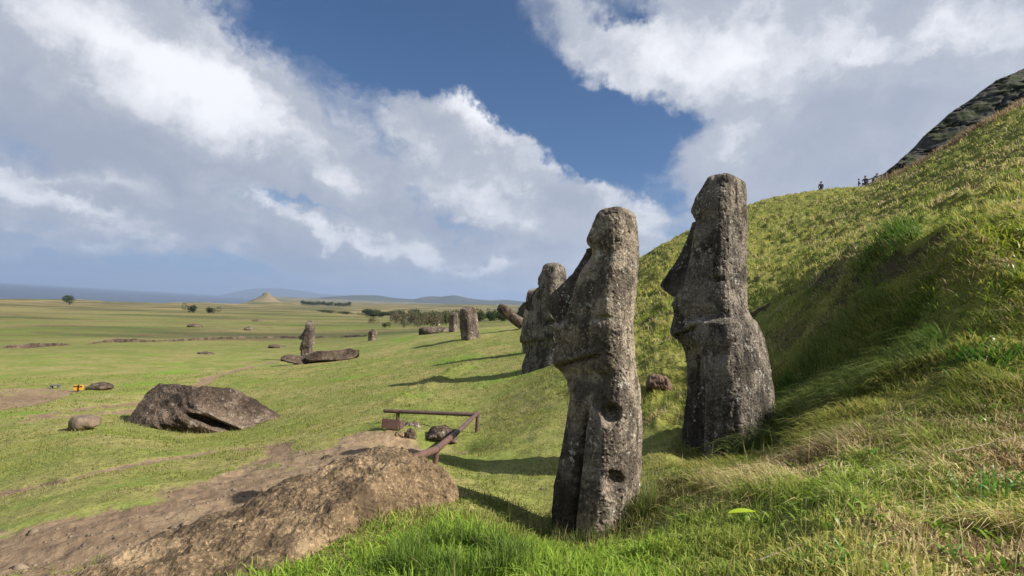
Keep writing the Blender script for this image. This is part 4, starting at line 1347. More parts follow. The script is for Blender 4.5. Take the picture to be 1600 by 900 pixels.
# ---------------------------------------------------------------- people on the ridge
def person(label, base, h, pose, mats, seed=0, yaw=0.0, rail=None):
    """one continuous skinned body; clothes coloured by where they lie on it"""
    J = {'pel': (0, 0, .53), 'bel': (0, 0, .63), 'che': (0, .0, .76), 'nec': (0, 0, .855), 'hea': (0, -.01, .93), 'top': (0, 0, .985),
         'shl': (-.105, 0, .81), 'ell': (-.15, .02, .65), 'wrl': (-.14, -.06, .52), 'hal': (-.14, -.09, .47),
         'shr': (.105, 0, .81), 'elr': (.15, .02, .65), 'wrr': (.14, -.06, .52), 'har': (.14, -.09, .47),
         'hil': (-.055, 0, .50), 'knl': (-.06, -.01, .27), 'anl': (-.06, .01, .045), 'tol': (-.065, -.09, .02),
         'hir': (.055, 0, .50), 'knr': (.06, -.01, .27), 'anr': (.06, .01, .045), 'tor': (.065, -.09, .02)}
    J.update(pose)
    E = [('pel', 'bel'), ('bel', 'che'), ('che', 'nec'), ('nec', 'hea'), ('hea', 'top'), ('che', 'shl'), ('shl', 'ell'), ('ell', 'wrl'), ('wrl', 'hal'), ('che', 'shr'), ('shr', 'elr'), ('elr', 'wrr'), ('wrr', 'har'),
         ('pel', 'hil'), ('hil', 'knl'), ('knl', 'anl'), ('anl', 'tol'), ('pel', 'hir'), ('hir', 'knr'), ('knr', 'anr'), ('anr', 'tor')]
    Rd = {'pel': .075, 'bel': .072, 'che': .085, 'nec': .032, 'hea': .055, 'top': .035, 'shl': .042, 'shr': .042, 'ell': .030, 'elr': .030, 'wrl': .020, 'wrr': .020, 'hal': .022, 'har': .022,
          'hil': .058, 'hir': .058, 'knl': .038, 'knr': .038, 'anl': .026, 'anr': .026, 'tol': .022, 'tor': .022}
    names = list(J)
    me = bpy.data.meshes.new('person')
    me.from_pydata([tuple(c * h for c in J[n]) for n in names], [(names.index(a), names.index(b)) for a, b in E], [])
    o = bpy.data.objects.new('person', me)
    COL.objects.link(o)
    sk = o.modifiers.new('skin', 'SKIN')
    for i, n in enumerate(names):
        me.skin_vertices[0].data[i].radius = (Rd[n] * h, Rd[n] * h)
    me.skin_vertices[0].data[0].use_root = True
    o.modifiers.new('sub', 'SUBSURF').levels = 2
    dg = bpy.context.evaluated_depsgraph_get()
    m2 = bpy.data.meshes.new_from_object(o.evaluated_get(dg))
    o.modifiers.clear()
    o.data = m2
    m2.name = 'person'
    for mm in mats:
        m2.materials.append(mm)
    pos = {n: np.array(J[n]) * h for n in names}
    for p in m2.polygons:
        c = np.array(p.center)
        n = min(names, key=lambda q: np.linalg.norm(pos[q] - c) / (Rd[q] + .06))
        p.material_index = 0 if n in ('hea', 'top', 'hal', 'har', 'nec') else 2 if n in ('hil', 'hir', 'knl', 'knr', 'anl', 'anr', 'pel') else 3 if n in ('tol', 'tor') else 1
        p.use_smooth = True
    o.location = [float(c) for c in base]
    o.rotation_euler = (0, 0, yaw)
    prop(o, label, 'person', 'people on the ridge')
    # hair as a cap over the skull
    hp = (pos['hea'] + pos['top']) / 2
    import bmesh
    bm = bmesh.new()
    bmesh.ops.create_icosphere(bm, subdivisions=3, radius=.062 * h)
    for v in bm.verts:
        if v.co.z < -.015 * h and v.co.y < 0.01 * h:
            v.co *= 0.7
    hm = bpy.data.meshes.new('hair')
    bm.to_mesh(hm)
    bm.free()
    for p in hm.polygons:
        p.use_smooth = True
    ho = link('hair', hm, o, mats[4])
    ho.location = (hp[0], hp[1] + .018 * h, hp[2] + .012 * h)
    return o


MP = [plain('skin', (0.42, 0.26, 0.18), 0.6, .05), None, plain('dark trousers', (0.03, 0.032, 0.045), .9, .1), plain('shoes', (0.04, 0.035, 0.03), .7, .1), plain('dark hair', (0.02, 0.016, 0.013), .6, .1)]
navy = plain('navy jacket', (0.035, 0.045, 0.12), .85, .1)
pale = plain('pale blue shirt', (0.30, 0.32, 0.50), .85, .1)
dkc = plain('dark coat', (0.03, 0.035, 0.06), .85, .1)


def ridge_at(px, d0=40, d1=72):
    """highest point of the ground as seen along px"""
    ds = np.linspace(d0, d1, 240)
    q = pix(px, 290, 1.0) - EYE
    P = EYE[None] + ds[:, None] * q[None]
    gz = ground_z(P[:, 0], P[:, 1])
    e_ = (gz - EYE[2]) / ds
    k = int(np.argmax(e_))
    return np.array([P[k, 0], P[k, 1], gz[k]]), ds[k]


def on_ridge(px, back=1.5):
    p, d = ridge_at(px)
    q = (p - EYE) * (1 + back / d)
    x, y = q[0] + EYE[0], q[1] + EYE[1]
    return np.array([x, y, float(ground_z(x, y)) - 0.02])


person('person standing in a navy jacket on the ridge skyline', on_ridge(1342, 13.0), 1.75, {'ell': (-.16, -.03, .66), 'wrl': (-.10, -.14, .62), 'hal': (-.06, -.17, .62)}, [MP[0], navy, pale, MP[3], MP[4]], yaw=rad(60))
sit = {'pel': (0, .05, .28), 'bel': (0, .03, .38), 'che': (0, -.02, .52), 'nec': (0, -.05, .60), 'hea': (0, -.08, .68), 'top': (0, -.08, .735), 'shl': (-.105, -.02, .56), 'shr': (.105, -.02, .56), 'ell': (-.14, -.10, .43), 'elr': (.14, -.10, .43),
       'wrl': (-.10, -.22, .40), 'wrr': (.10, -.22, .40), 'hal': (-.07, -.26, .40), 'har': (.07, -.26, .40), 'hil': (-.06, .02, .27), 'hir': (.06, .02, .27), 'knl': (-.09, -.20, .30), 'knr': (.09, -.20, .30), 'anl': (-.08, -.16, .05), 'anr': (.08, -.16, .05), 'tol': (-.08, -.25, .02), 'tor': (.08, -.25, .02)}
person('person crouching in dark clothes next to the standing person on the ridge', on_ridge(1352, 6.0), 1.75, sit, [MP[0], dkc, MP[2], MP[3], MP[4]], yaw=rad(-50))
person('person in a blue jacket leaning forward at the wooden rail under the cliff', on_ridge(1364, 12.0), 1.7, {'che': (0, -.10, .72), 'nec': (0, -.17, .80), 'hea': (0, -.22, .86), 'top': (0, -.23, .91), 'shl': (-.1, -.12, .77), 'shr': (.1, -.12, .77), 'ell': (-.13, -.2, .64), 'elr': (.13, -.2, .64), 'wrl': (-.1, -.32, .60), 'wrr': (.1, -.32, .60), 'hal': (-.08, -.36, .60), 'har': (.08, -.36, .60)}, [MP[0], navy, MP[2], MP[3], MP[4]], yaw=rad(80))
person('lone person sitting with head and shoulders above the grassy skyline', on_ridge(1283, 6.0), 1.75, sit, [MP[0], dkc, MP[2], MP[3], MP[4]], yaw=rad(160))
# wooden rail beside them
def ridge_fringe(n):
    pxs = RNG.uniform(1378, 1625, 60)
    base_ = np.array([on_ridge(float(q), 0.3) for q in np.sort(pxs)])
    t_ = RNG.uniform(0, 59, n)
    i_ = np.clip(t_.astype(int), 0, 58)
    f_ = (t_ - i_)[:, None]
    P_ = base_[i_] * (1 - f_) + base_[i_ + 1] * f_
    P_[:, :2] += RNG.normal(0, .9, (n, 2))
    P_[:, 2] = ground_z(P_[:, 0], P_[:, 1])
    th = RNG.uniform(0, 2 * math.pi, n)
    la = RNG.uniform(.1, .8, n)
    o = blades('dry_grass', P_, RNG.uniform(.25, .75, n), np.full(n, .06), np.stack([np.cos(th) * la, np.sin(th) * la], -1),
               lerp3((0.16, 0.11, 0.06), (0.40, 0.30, 0.16), RNG.uniform(0, 1, n)), M_GRASS)
    prop(o, 'tan dry grass fringe along the ridge below the cliff', None, None, 'stuff')


fa, fb = on_ridge(1356, 2.5), on_ridge(1384, 2.5)
wf = empty('wooden_fence', fa)
prop(wf, 'low pale wooden rail fence beside the people at the foot of the cliff', 'fence')
M_PALEW = plain('pale weathered wood', (0.25, 0.20, 0.15), 0.9)
for hh in (0.35, 0.75):
    tube('rail', fa + [0, 0, hh], fb + [0, 0, hh], 0.06, M_PALEW, wf, fa)
for q in (0, .5, 1):
    p = fa + (fb - fa) * q
    tube('post', [p[0], p[1], float(ground_z(p[0], p[1])) - .2], p + [0, 0, .85], 0.07, M_PALEW, wf, fa)


# ---------------------------------------------------------------- grass
def leaf_material(name, trans=0.4, rough=0.6):
    m, t = material(name)
    c = t.node('ShaderNodeAttribute', attribute_name='col').outputs['Color']
    p = t.node('ShaderNodeBsdfPrincipled')
    t.put(p.inputs['Base Color'], c)
    p.inputs['Roughness'].default_value = rough
    p.inputs['Specular IOR Level'].default_value = 0.25
    tr = t.node('ShaderNodeBsdfTranslucent')
    t.put(tr.inputs[0], c)
    mx = t.node('ShaderNodeMixShader')
    mx.inputs[0].default_value = trans
    t.l.new(p.outputs[0], mx.inputs[1])
    t.l.new(tr.outputs[0], mx.inputs[2])
    o = t.node('ShaderNodeOutputMaterial')
    t.l.new(mx.outputs[0], o.inputs[0])
    return m


M_GRASS = leaf_material('grass blade', 0.40)


def blades(name, P, h, w_, lean, colr, mat, segs=2, yawspread=None):
    """P root points, h height, w_ width, lean (n,2) horizontal offset of the tip as a share of height"""
    n = len(P)
    yaw = RNG.uniform(0, math.pi, n) if yawspread is None else yawspread
    wx, wy = np.cos(yaw) * w_ * 0.5, np.sin(yaw) * w_ * 0.5
    fr = [0.0, 0.5] if segs == 2 else [0.0, 0.35, 0.7]
    lev = []
    ll = np.hypot(lean[:, 0], lean[:, 1])
    for f in fr:
        bx, by = lean[:, 0] * h * f ** 1.8, lean[:, 1] * h * f ** 1.8
        bz = h * f * (1 - 0.25 * np.minimum(ll, 2) * f)
        wf_ = 1.0 if f == 0 else (0.95 if f < .6 else 0.7)
        lev.append(np.stack([P[:, 0] + bx - wx * wf_, P[:, 1] + by - wy * wf_, P[:, 2] + bz], -1))
        lev.append(np.stack([P[:, 0] + bx + wx * wf_, P[:, 1] + by + wy * wf_, P[:, 2] + bz], -1))
    tz = h * np.clip(1 - 0.42 * ll, 0.05, 1)
    lev.append(np.stack([P[:, 0] + lean[:, 0] * h, P[:, 1] + lean[:, 1] * h, P[:, 2] + tz], -1))
    k = len(lev)
    V_ = np.stack(lev, 1).reshape(-1, 3)
    base = (np.arange(n) * k)[:, None]
    if segs == 2:
        pat = np.array([0, 1, 3, 2, 2, 3, 4])
        cnt = np.tile([4, 3], n)
    else:
        pat = np.array([0, 1, 3, 2, 2, 3, 5, 4, 4, 5, 6])
        cnt = np.tile([4, 4, 3], n)
    me = mesh_np(name, V_, (base + pat[None]).ravel(), counts=cnt)
    a = me.attributes.new('col', 'FLOAT_COLOR', 'POINT')
    shade = np.tile(np.array([0.70] * 2 + [1.0] * (k - 3) + [1.2]), n)
    cc = np.repeat(np.c_[colr, np.ones(n)], k, axis=0)
    cc[:, :3] = np.clip(cc[:, :3] * shade[:, None], 0, 1)
    a.data.foreach_set('color', cc.astype(np.float32).ravel())
    return link(name, me, mat=mat)


def attr_at(A_, Z_, a, l):
    return bilin(az, lr, Z_, a, l)


def scatter(n, amin, amax, rmin, rmax, powr=1.0):
    a = RNG.uniform(rad(amin), rad(amax), n)
    u = RNG.uniform(0, 1, n) ** powr
    l = math.log(rmin) + (math.log(rmax) - math.log(rmin)) * u
    r = np.exp(l)
    x, y = r * np.sin(a), r * np.cos(a)
    return a, l, r, x, y


def lerp3(c0, c1, t_):
    return np.asarray(c0)[None] * (1 - t_[:, None]) + np.asarray(c1)[None] * t_[:, None]


def palette(x, y, hill, n, straw_bias, r):
    g1 = lerp3((0.095, 0.145, 0.024), (0.240, 0.290, 0.050), RNG.uniform(0, 1, n))
    yl = lerp3((0.280, 0.285, 0.060), (0.440, 0.395, 0.110), RNG.uniform(0, 1, n))
    stw = lerp3((0.340, 0.260, 0.120), (0.580, 0.480, 0.280), RNG.uniform(0, 1, n))
    brn = lerp3((0.110, 0.070, 0.040), (0.200, 0.140, 0.080), RNG.uniform(0, 1, n))
    p = fbm(x * 0.55, y * 0.55, octv=4, seed=401) + RNG.normal(0, .25, n)
    q = fbm(x * 0.9 + 7, y * 0.9, octv=4, seed=405) + RNG.normal(0, .22, n)
    c = np.where((p > 0.05)[:, None], yl, g1)
    c = np.where((q + straw_bias > 0.28)[:, None], stw, c)
    c = np.where((q + straw_bias > 0.62)[:, None], brn, c)
    c = c * (1 + 0.28 * sstep(6, 14, r) * hill + 0.62 * sstep(5.5, 4.2, r) * sstep(.4, 1.2, x))[:, None]  # lifts hillside and near right blades, standing in for missing sunlight
    lw_ = ((1 - hill) * 0.55)[:, None]
    c = c * (1 - lw_) + lw_ * np.array([0.190, 0.215, 0.045])
    return np.clip(c, 0, .8)


def grow(name, n, amin, amax, rmin, rmax, hfun, wmin, straw, label, keep=None, powr=1.0, leanamt=0.6, wk=0.0011, segs=2, down=0.0, green=None):
    a, l, r, x, y = scatter(n, amin, amax, rmin, rmax, powr)
    hl = attr_at(None, HILL, a, l)
    dt = attr_at(None, DIRT, a, l)
    ok = RNG.uniform(0, 1, n) > dt * 1.05
    ok &= RNG.uniform(0, 1, n) > 0.85 * attr_at(None, scar, a, l)
    if keep is not None:
        ok &= keep(x, y, r, a, hl)
    a, l, r, x, y, hl = (q[ok] for q in (a, l, r, x, y, hl))
    m_ = len(x)
    z = bilin(az, lr, ZG, a, l)
    h = hfun(x, y, r, hl, m_)
    w_ = np.maximum(wmin * RNG.uniform(0.6, 1.4, m_), r * wk)
    th = RNG.uniform(0, 2 * math.pi, m_)
    la = np.abs(RNG.normal(0, leanamt, m_))
    lean = np.stack([np.cos(th) * la - down * hl, np.sin(th) * la - 0.25 * down * hl], -1)
    sb = straw(x, y, r, hl)
    c = palette(x, y, hl, m_, sb, r)
    if green is not None:
        gm_ = green(x, y, r) > RNG.uniform(0, 1, m_)
        c[gm_] = lerp3((0.110, 0.220, 0.016), (0.330, 0.440, 0.060), RNG.uniform(0, 1, m_))[gm_]
    o = blades(name, np.stack([x, y, z - 0.01], -1), h, w_, lean, c, M_GRASS, segs=segs)
    prop(o, label, None, None, 'stuff')
    return o


def clump(x, y, f, seed, lo=0.25):
    return lo + (1 - lo) * sstep(-0.35, 0.45, fbm(x * f, y * f, octv=3, seed=seed))


# vivid band of grass at the foot of the frame, left of the statue: direction and range on the ground
def vivid(x, y, r):
    return np.clip(sstep(1.25, 0.55, x - 0.10 * (y - 2.5)) * sstep(5.0, 3.8, r), 0, 0.93)


grow('grass', 105000, -38, 48, 1.1, 6.0, lambda x, y, r, hl, n: RNG.uniform(0.02, 0.10, n) * (0.40 + 0.9 * clump(x, y, 3.2, 501)) * (1 + 0.45 * vivid(x, y, r)), 0.0088,
     lambda x, y, r, hl: 0.02 + 0.20 * sstep(0.6, 1.8, x) - 0.5 * vivid(x, y, r), 'short green and straw coloured grass', powr=0.85, leanamt=0.95, segs=3, green=vivid)
grow('grass', 190000, -12, 50, 5.0, 80, lambda x, y, r, hl, n: RNG.uniform(0.04, 0.13, n) * clump(x, y, 1.6, 511, 0.3) * np.clip(r / 9, 0.9, 2.6), 0.004,
     lambda x, y, r, hl: 0.08 * hl, 'tussocky grass on the hillside', keep=lambda x, y, r, a, hl: (hl > RNG.uniform(0, .7, len(x))) & (fbm(x * 2.1, y * 2.1, octv=3, seed=513) < RNG.uniform(0.1, .7, len(x))), leanamt=0.7, down=0.35)
grow('grass', 200000, -50, 20, 3.2, 45, lambda x, y, r, hl, n: RNG.uniform(0.012, 0.050, n) * (0.35 + 1.0 * clump(x, y, 1.9, 521)) * np.clip(r / 9, 1, 1.7), 0.003,
     lambda x, y, r, hl: -0.06 + 0 * x, 'close cropped grass of the lawn', keep=lambda x, y, r, a, hl: hl < 0.6, leanamt=0.8, wk=0.0010)
# matted dead grass lying on the near bank
grow('dry_grass', 12000, 2, 48, 1.2, 7.0, lambda x, y, r, hl, n: RNG.uniform(0.05, 0.16, n), 0.0026, lambda x, y, r, hl: 0.75 + 0 * x, 'matted dead grass lying on the bank',
     keep=lambda x, y, r, a, hl: (fbm(x * 1.3, y * 1.3, octv=3, seed=533) > 0.0) & (hl > .3), leanamt=1.7, segs=3)
# long grass hanging on the shaded bank behind the statues
grow('long_grass', 60000, 18, 48, 3.6, 13, lambda x, y, r, hl, n: RNG.uniform(0.06, 0.24, n) * clump(x, y, 1.3, 541, 0.2), 0.005, lambda x, y, r, hl: 0.02 + 0 * x, 'long drooping grass on the shaded bank',
     leanamt=0.6, segs=3, down=0.9, keep=lambda x, y, r, a, hl: hl > .6)
# shaggy dark growth in the hollow behind the tallest head
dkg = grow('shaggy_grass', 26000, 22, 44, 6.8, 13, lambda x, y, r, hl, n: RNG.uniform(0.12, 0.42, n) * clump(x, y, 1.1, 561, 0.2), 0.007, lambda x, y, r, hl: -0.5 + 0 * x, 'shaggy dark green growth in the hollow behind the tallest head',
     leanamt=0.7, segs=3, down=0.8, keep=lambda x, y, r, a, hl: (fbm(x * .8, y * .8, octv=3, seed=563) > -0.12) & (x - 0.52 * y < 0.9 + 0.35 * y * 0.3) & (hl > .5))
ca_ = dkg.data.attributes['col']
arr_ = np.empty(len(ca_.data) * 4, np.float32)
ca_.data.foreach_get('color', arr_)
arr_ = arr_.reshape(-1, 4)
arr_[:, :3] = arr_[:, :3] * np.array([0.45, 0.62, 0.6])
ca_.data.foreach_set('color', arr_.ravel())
# seed stems
grow('grass_stems', 900, 0, 46, 2.2, 6.5, lambda x, y, r, hl, n: RNG.uniform(0.16, 0.34, n), 0.0022, lambda x, y, r, hl: 0.45 + 0 * x, 'thin straw coloured seed stems', leanamt=0.35, segs=3, wk=0.0007,
     keep=lambda x, y, r, a, hl: fbm(x * 1.5, y * 1.5, octv=2, seed=551) > -0.1)
# tufts round the feet of stones
def ring_tufts(name, label, cx, cy, rx, ry, n, h0, h1, lush=0.6):
    th = RNG.uniform(0, 2 * math.pi, n)
    q = 1 + np.abs(RNG.normal(0, .14, n))
    x, y = cx + rx * np.cos(th) * q, cy + ry * np.sin(th) * q
    z = ground_z(x, y)
    c = lerp3((0.070, 0.150, 0.018), (0.190, 0.260, 0.050), RNG.uniform(0, 1, n))
    s_ = RNG.uniform(0, 1, n) > lush
    c[s_] = lerp3((0.30, 0.24, 0.12), (0.42, 0.35, 0.20), RNG.uniform(0, 1, n))[s_]
    la = np.abs(RNG.normal(0, .45, n))
    t2 = RNG.uniform(0, 2 * math.pi, n)
    o = blades(name, np.stack([x, y, z - .01], -1), RNG.uniform(h0, h1, n), np.full(n, .005), np.stack([np.cos(t2) * la, np.sin(t2) * la], -1), c, M_GRASS, segs=3)
    prop(o, label, None, None, 'stuff')


ridge_fringe(3000)
b1 = pix(924, 836, 5.2)
ring_tufts('tall_grass', 'longer grass round the foot of the nearest head', b1[0], b1[1], .40, .42, 2200, .05, .20)
b2 = pix(1138, 712, 7.4)
ring_tufts('tall_grass', 'longer grass round the foot of the tallest head', b2[0] + .15, b2[1], .72, .62, 1800, .04, .16)
b3 = pix(990, 812, 5.0)
ring_tufts('tall_grass', 'tuft of grass at the right foot of the nearest head', b3[0] + .05, b3[1] - .02, .10, .12, 700, .12, .30)
bb_ = pix(318, 655, 18.6)
ring_tufts('tall_grass', 'longer grass round the large dark boulder', bb_[0], bb_[1] + .1, 2.5, 1.45, 1500, .05, .16)
b4 = pix(690, 850, 3.4)
ring_tufts('tall_grass', 'long bright grass along the end of the sandy boulder', b4[0] + .12, b4[1] - .25, .30, .30, 2600, .08, .24, 0.97)
b5 = pix(600, 890, 2.9)
ring_tufts('tall_grass', 'long bright grass in front of the sandy boulder', b5[0] + .1, b5[1] - .1, .25, .22, 1800, .07, .20, 0.97)


# gravel trodden into the bare earth
def gravel(n):
    a, l, r, x, y = scatter(n, -45, -5, 4.2, 22)
    ok = attr_at(None, DIRT, a, l) > 0.55
    x, y, r = x[ok], y[ok], r[ok]
    m_ = len(x)
    z = ground_z(x, y)
    oct_ = np.array([(1, 0, 0), (0, 1, 0), (-1, 0, 0), (0, -1, 0), (0, 0, .8), (0, 0, -.8)], float)
    fc = np.array([(0, 1, 4), (1, 2, 4), (2, 3, 4), (3, 0, 4), (1, 0, 5), (2, 1, 5), (3, 2, 5), (0, 3, 5)])
    s_ = RNG.uniform(.008, .03, m_) * np.where(RNG.uniform(0, 1, m_) > .95, 2.6, 1)
    V_ = oct_[None] * s_[:, None, None] * RNG.uniform(.6, 1.4, (m_, 6, 3)) + np.stack([x, y, z], -1)[:, None]
    me = mesh_np('gravel', V_.reshape(-1, 3), (fc[None] + 6 * np.arange(m_)[:, None, None]).reshape(-1, 3), smooth=False)
    prop(link('gravel', me, mat=plain('path gravel', (0.17, 0.13, 0.09), .95, .5, 3)), 'small stones scattered over the trodden earth', None, None, 'stuff')


gravel(1300)


# ---------------------------------------------------------------- shrubs and trees
M_LEAF = leaf_material('tree leaf', 0.25)
M_BARK = plain('grey bark', (0.12, 0.10, 0.08), .95, .3, 3)


def crown_mesh(name, n, size, leaf, cols, seed, lobes=6, squash=0.8):
    g = np.random.default_rng(seed)
    lc = g.normal(0, .42, (lobes, 3)) * [1, 1, .6]
    lrad = g.uniform(.35, .62, lobes)
    k = g.integers(0, lobes, n)
    v = g.normal(0, 1, (n, 3))
    v /= np.linalg.norm(v, axis=1)[:, None]
    rr = g.uniform(.35, 1.0, n) ** .5
    P = (lc[k] + v * (lrad[k] * rr)[:, None]) * size * [1, 1, squash]
    P[:, 2] -= P[:, 2].min()
    ext_ = np.percentile(P, 99, axis=0) - np.percentile(P, 1, axis=0)
    P = P / np.array([ext_[0], ext_[0], ext_[2]])
    leaf = leaf * 0.62
    a = g.normal(0, 1, (n, 3)); a /= np.linalg.norm(a, axis=1)[:, None]
    b = np.cross(a, g.normal(0, 1, (n, 3))); b /= np.linalg.norm(b, axis=1)[:, None]
    ls = leaf * g.uniform(.6, 1.4, n)[:, None]
    V_ = np.stack([P - a * ls, P + b * ls * .6, P + a * ls, P - b * ls * .6], 1).reshape(-1, 3)
    me = mesh_np(name, V_, np.arange(4 * n).reshape(-1, 4), smooth=False)
    c = lerp3(cols[0], cols[1], g.uniform(0, 1, n))
    at = me.attributes.new('col', 'FLOAT_COLOR', 'POINT')
    at.data.foreach_set('color', np.repeat(np.c_[c, np.ones(n)], 4, axis=0).astype(np.float32).ravel())
    me.materials.append(M_LEAF)
    return me


def trunk_mesh(seed, h=1.0, r=.07):
    me = tube_mesh('trunk', (0, 0, -.4), (0.05, 0, h), r, r * .5, seg=8, n=4, seed=seed)
    me.materials.append(M_BARK)
    return me


DG = ((0.020, 0.036, 0.012), (0.055, 0.080, 0.022))
DRY = ((0.085, 0.080, 0.040), (0.170, 0.150, 0.085))
MG = ((0.045, 0.065, 0.018), (0.100, 0.120, 0.035))
CRN = [crown_mesh('crown', 900, 1.0, .085, DG, 1), crown_mesh('crown', 900, 1.0, .085, DG, 2, 8), crown_mesh('crown', 800, 1.0, .085, MG, 3, 7), crown_mesh('crown', 700, 1.0, .07, DRY, 4, 9, 1.0), crown_mesh('crown', 700, 1.0, .07, DRY, 5, 7, 1.1)]
TRK = trunk_mesh(3)


def tree(name, cat, label, px, d, wm, hm, kind, group=None, py=None):
    p = pix(px, 480, d)
    z = float(ground_z(p[0], p[1]))
    o = empty(name, (p[0], p[1], z), random.uniform(0, 6))
    prop(o, label, cat, group)
    c = bpy.data.objects.new('crown', CRN[kind]); COL.objects.link(c); c.parent = o
    th_ = .06 if cat == 'tree' else 0.0
    c.location = (0, 0, hm * th_)
    c.scale = (wm, wm, hm * (1 - th_))
    t_ = bpy.data.objects.new('trunk', TRK); COL.objects.link(t_); t_.parent = o
    t_.scale = (wm * .5, wm * .5, hm * .6)
    return o


def px_m(npx, d):
    return npx * d / FPX


g = G(108, 476); d = depth_of(g)
tree('tree', 'tree', 'single round tree on the plain near the sea, farthest left', 108, d, px_m(17, d), px_m(13, d), 0)
g = G(302, 489); d = depth_of(g)
tree('tree', 'tree', 'dark round tree in the middle of the plain, taller of two', 302, d, px_m(17, d), px_m(13, d), 1)
g = G(328, 489); d = depth_of(g)
tree('bush', 'bush', 'low dark bush right of the taller plain tree', 328, d, px_m(18, d), px_m(9, d), 1)
g = G(138, 464.5); d = depth_of(g)
tree('tree', 'tree', 'tiny lone tree on the horizon against the sea', 138, min(d, 1300), 5, 9, 0)
rr_ = random.Random(5)
for i in range(18):
    px = 472 + i * 4.3 + rr_.uniform(-1, 1)
    d = 1500 + rr_.uniform(-60, 60)
    tree('tree', 'tree', 'leftmost tree of the distant windbreak, nearest the pale cone hill' if i == 0 else 'rightmost tree of the distant windbreak' if i == 17 else 'dark tree of the distant windbreak right of the pale cone hill', px, d, px_m(7, d), px_m(rr_.uniform(5, 7), d), rr_.choice((0, 1)), 'trees of the distant windbreak')
for i in range(40):
    px = 572 + i * 6 + rr_.uniform(-3, 3)
    d = 420 + rr_.uniform(-40, 160) - max(0, px - 700) * 1.0
    kk = rr_.choice((0, 1, 2))
    tree('tree', 'tree', 'leftmost tree of the grove beyond the crest of the lawn' if i == 0 else ('very dark green tree in the grove beyond the crest of the lawn', 'dark many-lobed tree in the grove beyond the crest of the lawn', 'mid green tree in the grove beyond the crest of the lawn')[kk], px, d, px_m(rr_.uniform(16, 26), d), px_m(rr_.uniform(5, 9), d), kk, 'trees of the grove beyond the lawn')
for i in range(44):
    px = rr_.uniform(616, 715)
    d = 230 + rr_.uniform(-70, 70)
    kk = rr_.choice((3, 4, 3, 4, 2))
    tree('dry_shrub', 'shrub', {3: 'pale dry broad shrub below the crest of the lawn', 4: 'pale dry upright shrub below the crest of the lawn', 2: 'green shrub among the dry ones below the crest'}[kk], px, d, px_m(rr_.uniform(10, 18), d), px_m(rr_.uniform(10, 21), d), kk, 'dry shrubs below the crest')
for i in range(18):
    px = rr_.uniform(750, 818)
    d = 190 + rr_.uniform(-30, 60)
    kk = rr_.choice((0, 1, 2))
    tree('tree', 'tree', ('very dark tree', 'dark many-lobed tree', 'mid green tree')[kk] + ' showing over the crest behind the leaning stone block', px, d, px_m(rr_.uniform(12, 18), d), px_m(rr_.uniform(12, 18), d), kk, 'trees over the crest behind the block')
for (px, py, wpx, hpx, kd, lab) in [(585, 506, 16, 10, 4, 'brown bush on the plain left of the dry shrubs'), (604, 512, 14, 8, 2, 'greenish bush on the plain beside the stump stone'), (515, 489, 30, 4, 0, 'long low dark bush on the plain beyond the lone small head'),
                                    (542, 491, 22, 4, 0, 'low dark bush on the plain, right end of a broken line')]:
    g = G(px, py); d = depth_of(g)
    tree('bush', 'bush', lab, px, d, px_m(wpx, d), px_m(hpx, d), kd)

# far farm buildings
M_WALLW = plain('white wall', (0.62, 0.62, 0.60), .8, .06, 1)
M_ROOFR = plain('red roof', (0.28, 0.09, 0.06), .8, .15, 1)
M_ROOFG = plain('grey metal roof', (0.38, 0.42, 0.46), .6, .1, 1)
for (px, wpx, hpx, mw, mr, lab, dd) in [(644, 16, 4, M_WALLW, M_ROOFG, 'long low white farm building with a grey roof among the far trees', 300), (664, 11, 5, M_ROOFR, M_ROOFR, 'small red-brown shed between the white farm buildings', 290),
                                        (678, 9, 4, M_WALLW, M_WALLW, 'small white farm building right of the red shed', 290), (685, 5, 2, M_WALLW, M_ROOFG, 'white hut among the dry shrubs nearest the crest', 190)]:
    p = pix(px, 500, dd)
    zz = float(ground_z(p[0], p[1]))
    hz_ = {300: 500, 290: 502, 190: 512}[dd]
    zz = max(zz, float(pix(px, hz_ + 3, dd)[2]) - 2.5)
    h_ = empty('farm_building', (p[0], p[1], zz), rad(8))
    prop(h_, lab, 'building')
    ww, hh = px_m(wpx, dd), px_m(hpx, dd) + 0.6
    bevel_box('wall', (ww, 4, hh), mw, h_, .03, (0, 0, hh / 2))
    bevel_box('roof', (ww * 1.06, 4.6, .35), mr, h_, .05, (0, 0, hh + .15), (rad(7), 0, 0))

# ---------------------------------------------------------------- small near things
def leaf_blade(name, label, cat, p0, L, wd, ang, colr, curl=0.1):
    n, mcol = 14, 5
    tt = np.linspace(0, 1, n)
    wv_ = wd * np.sin(np.clip(tt * 1.03, 0, 1) * math.pi) ** .7 * .5
    rows = []
    for j in np.linspace(-1, 1, mcol):
        x = tt * L
        y = wv_ * j
        z = curl * L * np.sin(tt * math.pi) + abs(j) * wv_ * .5
        ca_, sa_ = math.cos(ang), math.sin(ang)
        rows.append(np.stack([x * ca_ - y * sa_ * .6, x * sa_ * .4 + y * .9, z + y * .35 + x * sa_ * .8], -1))
    V_ = np.array(rows).reshape(-1, 3)
    me = mesh_np(name, V_, grid_faces(mcol, n))
    at_ = me.attributes.new('col', 'FLOAT_COLOR', 'POINT')
    at_.data.foreach_set('color', np.tile(np.array([*colr, 1], np.float32), len(V_)))
    o = link(name, me, mat=M_LEAF2)
    o.location = [float(c) for c in p0]
    prop(o, label, cat)
    return o


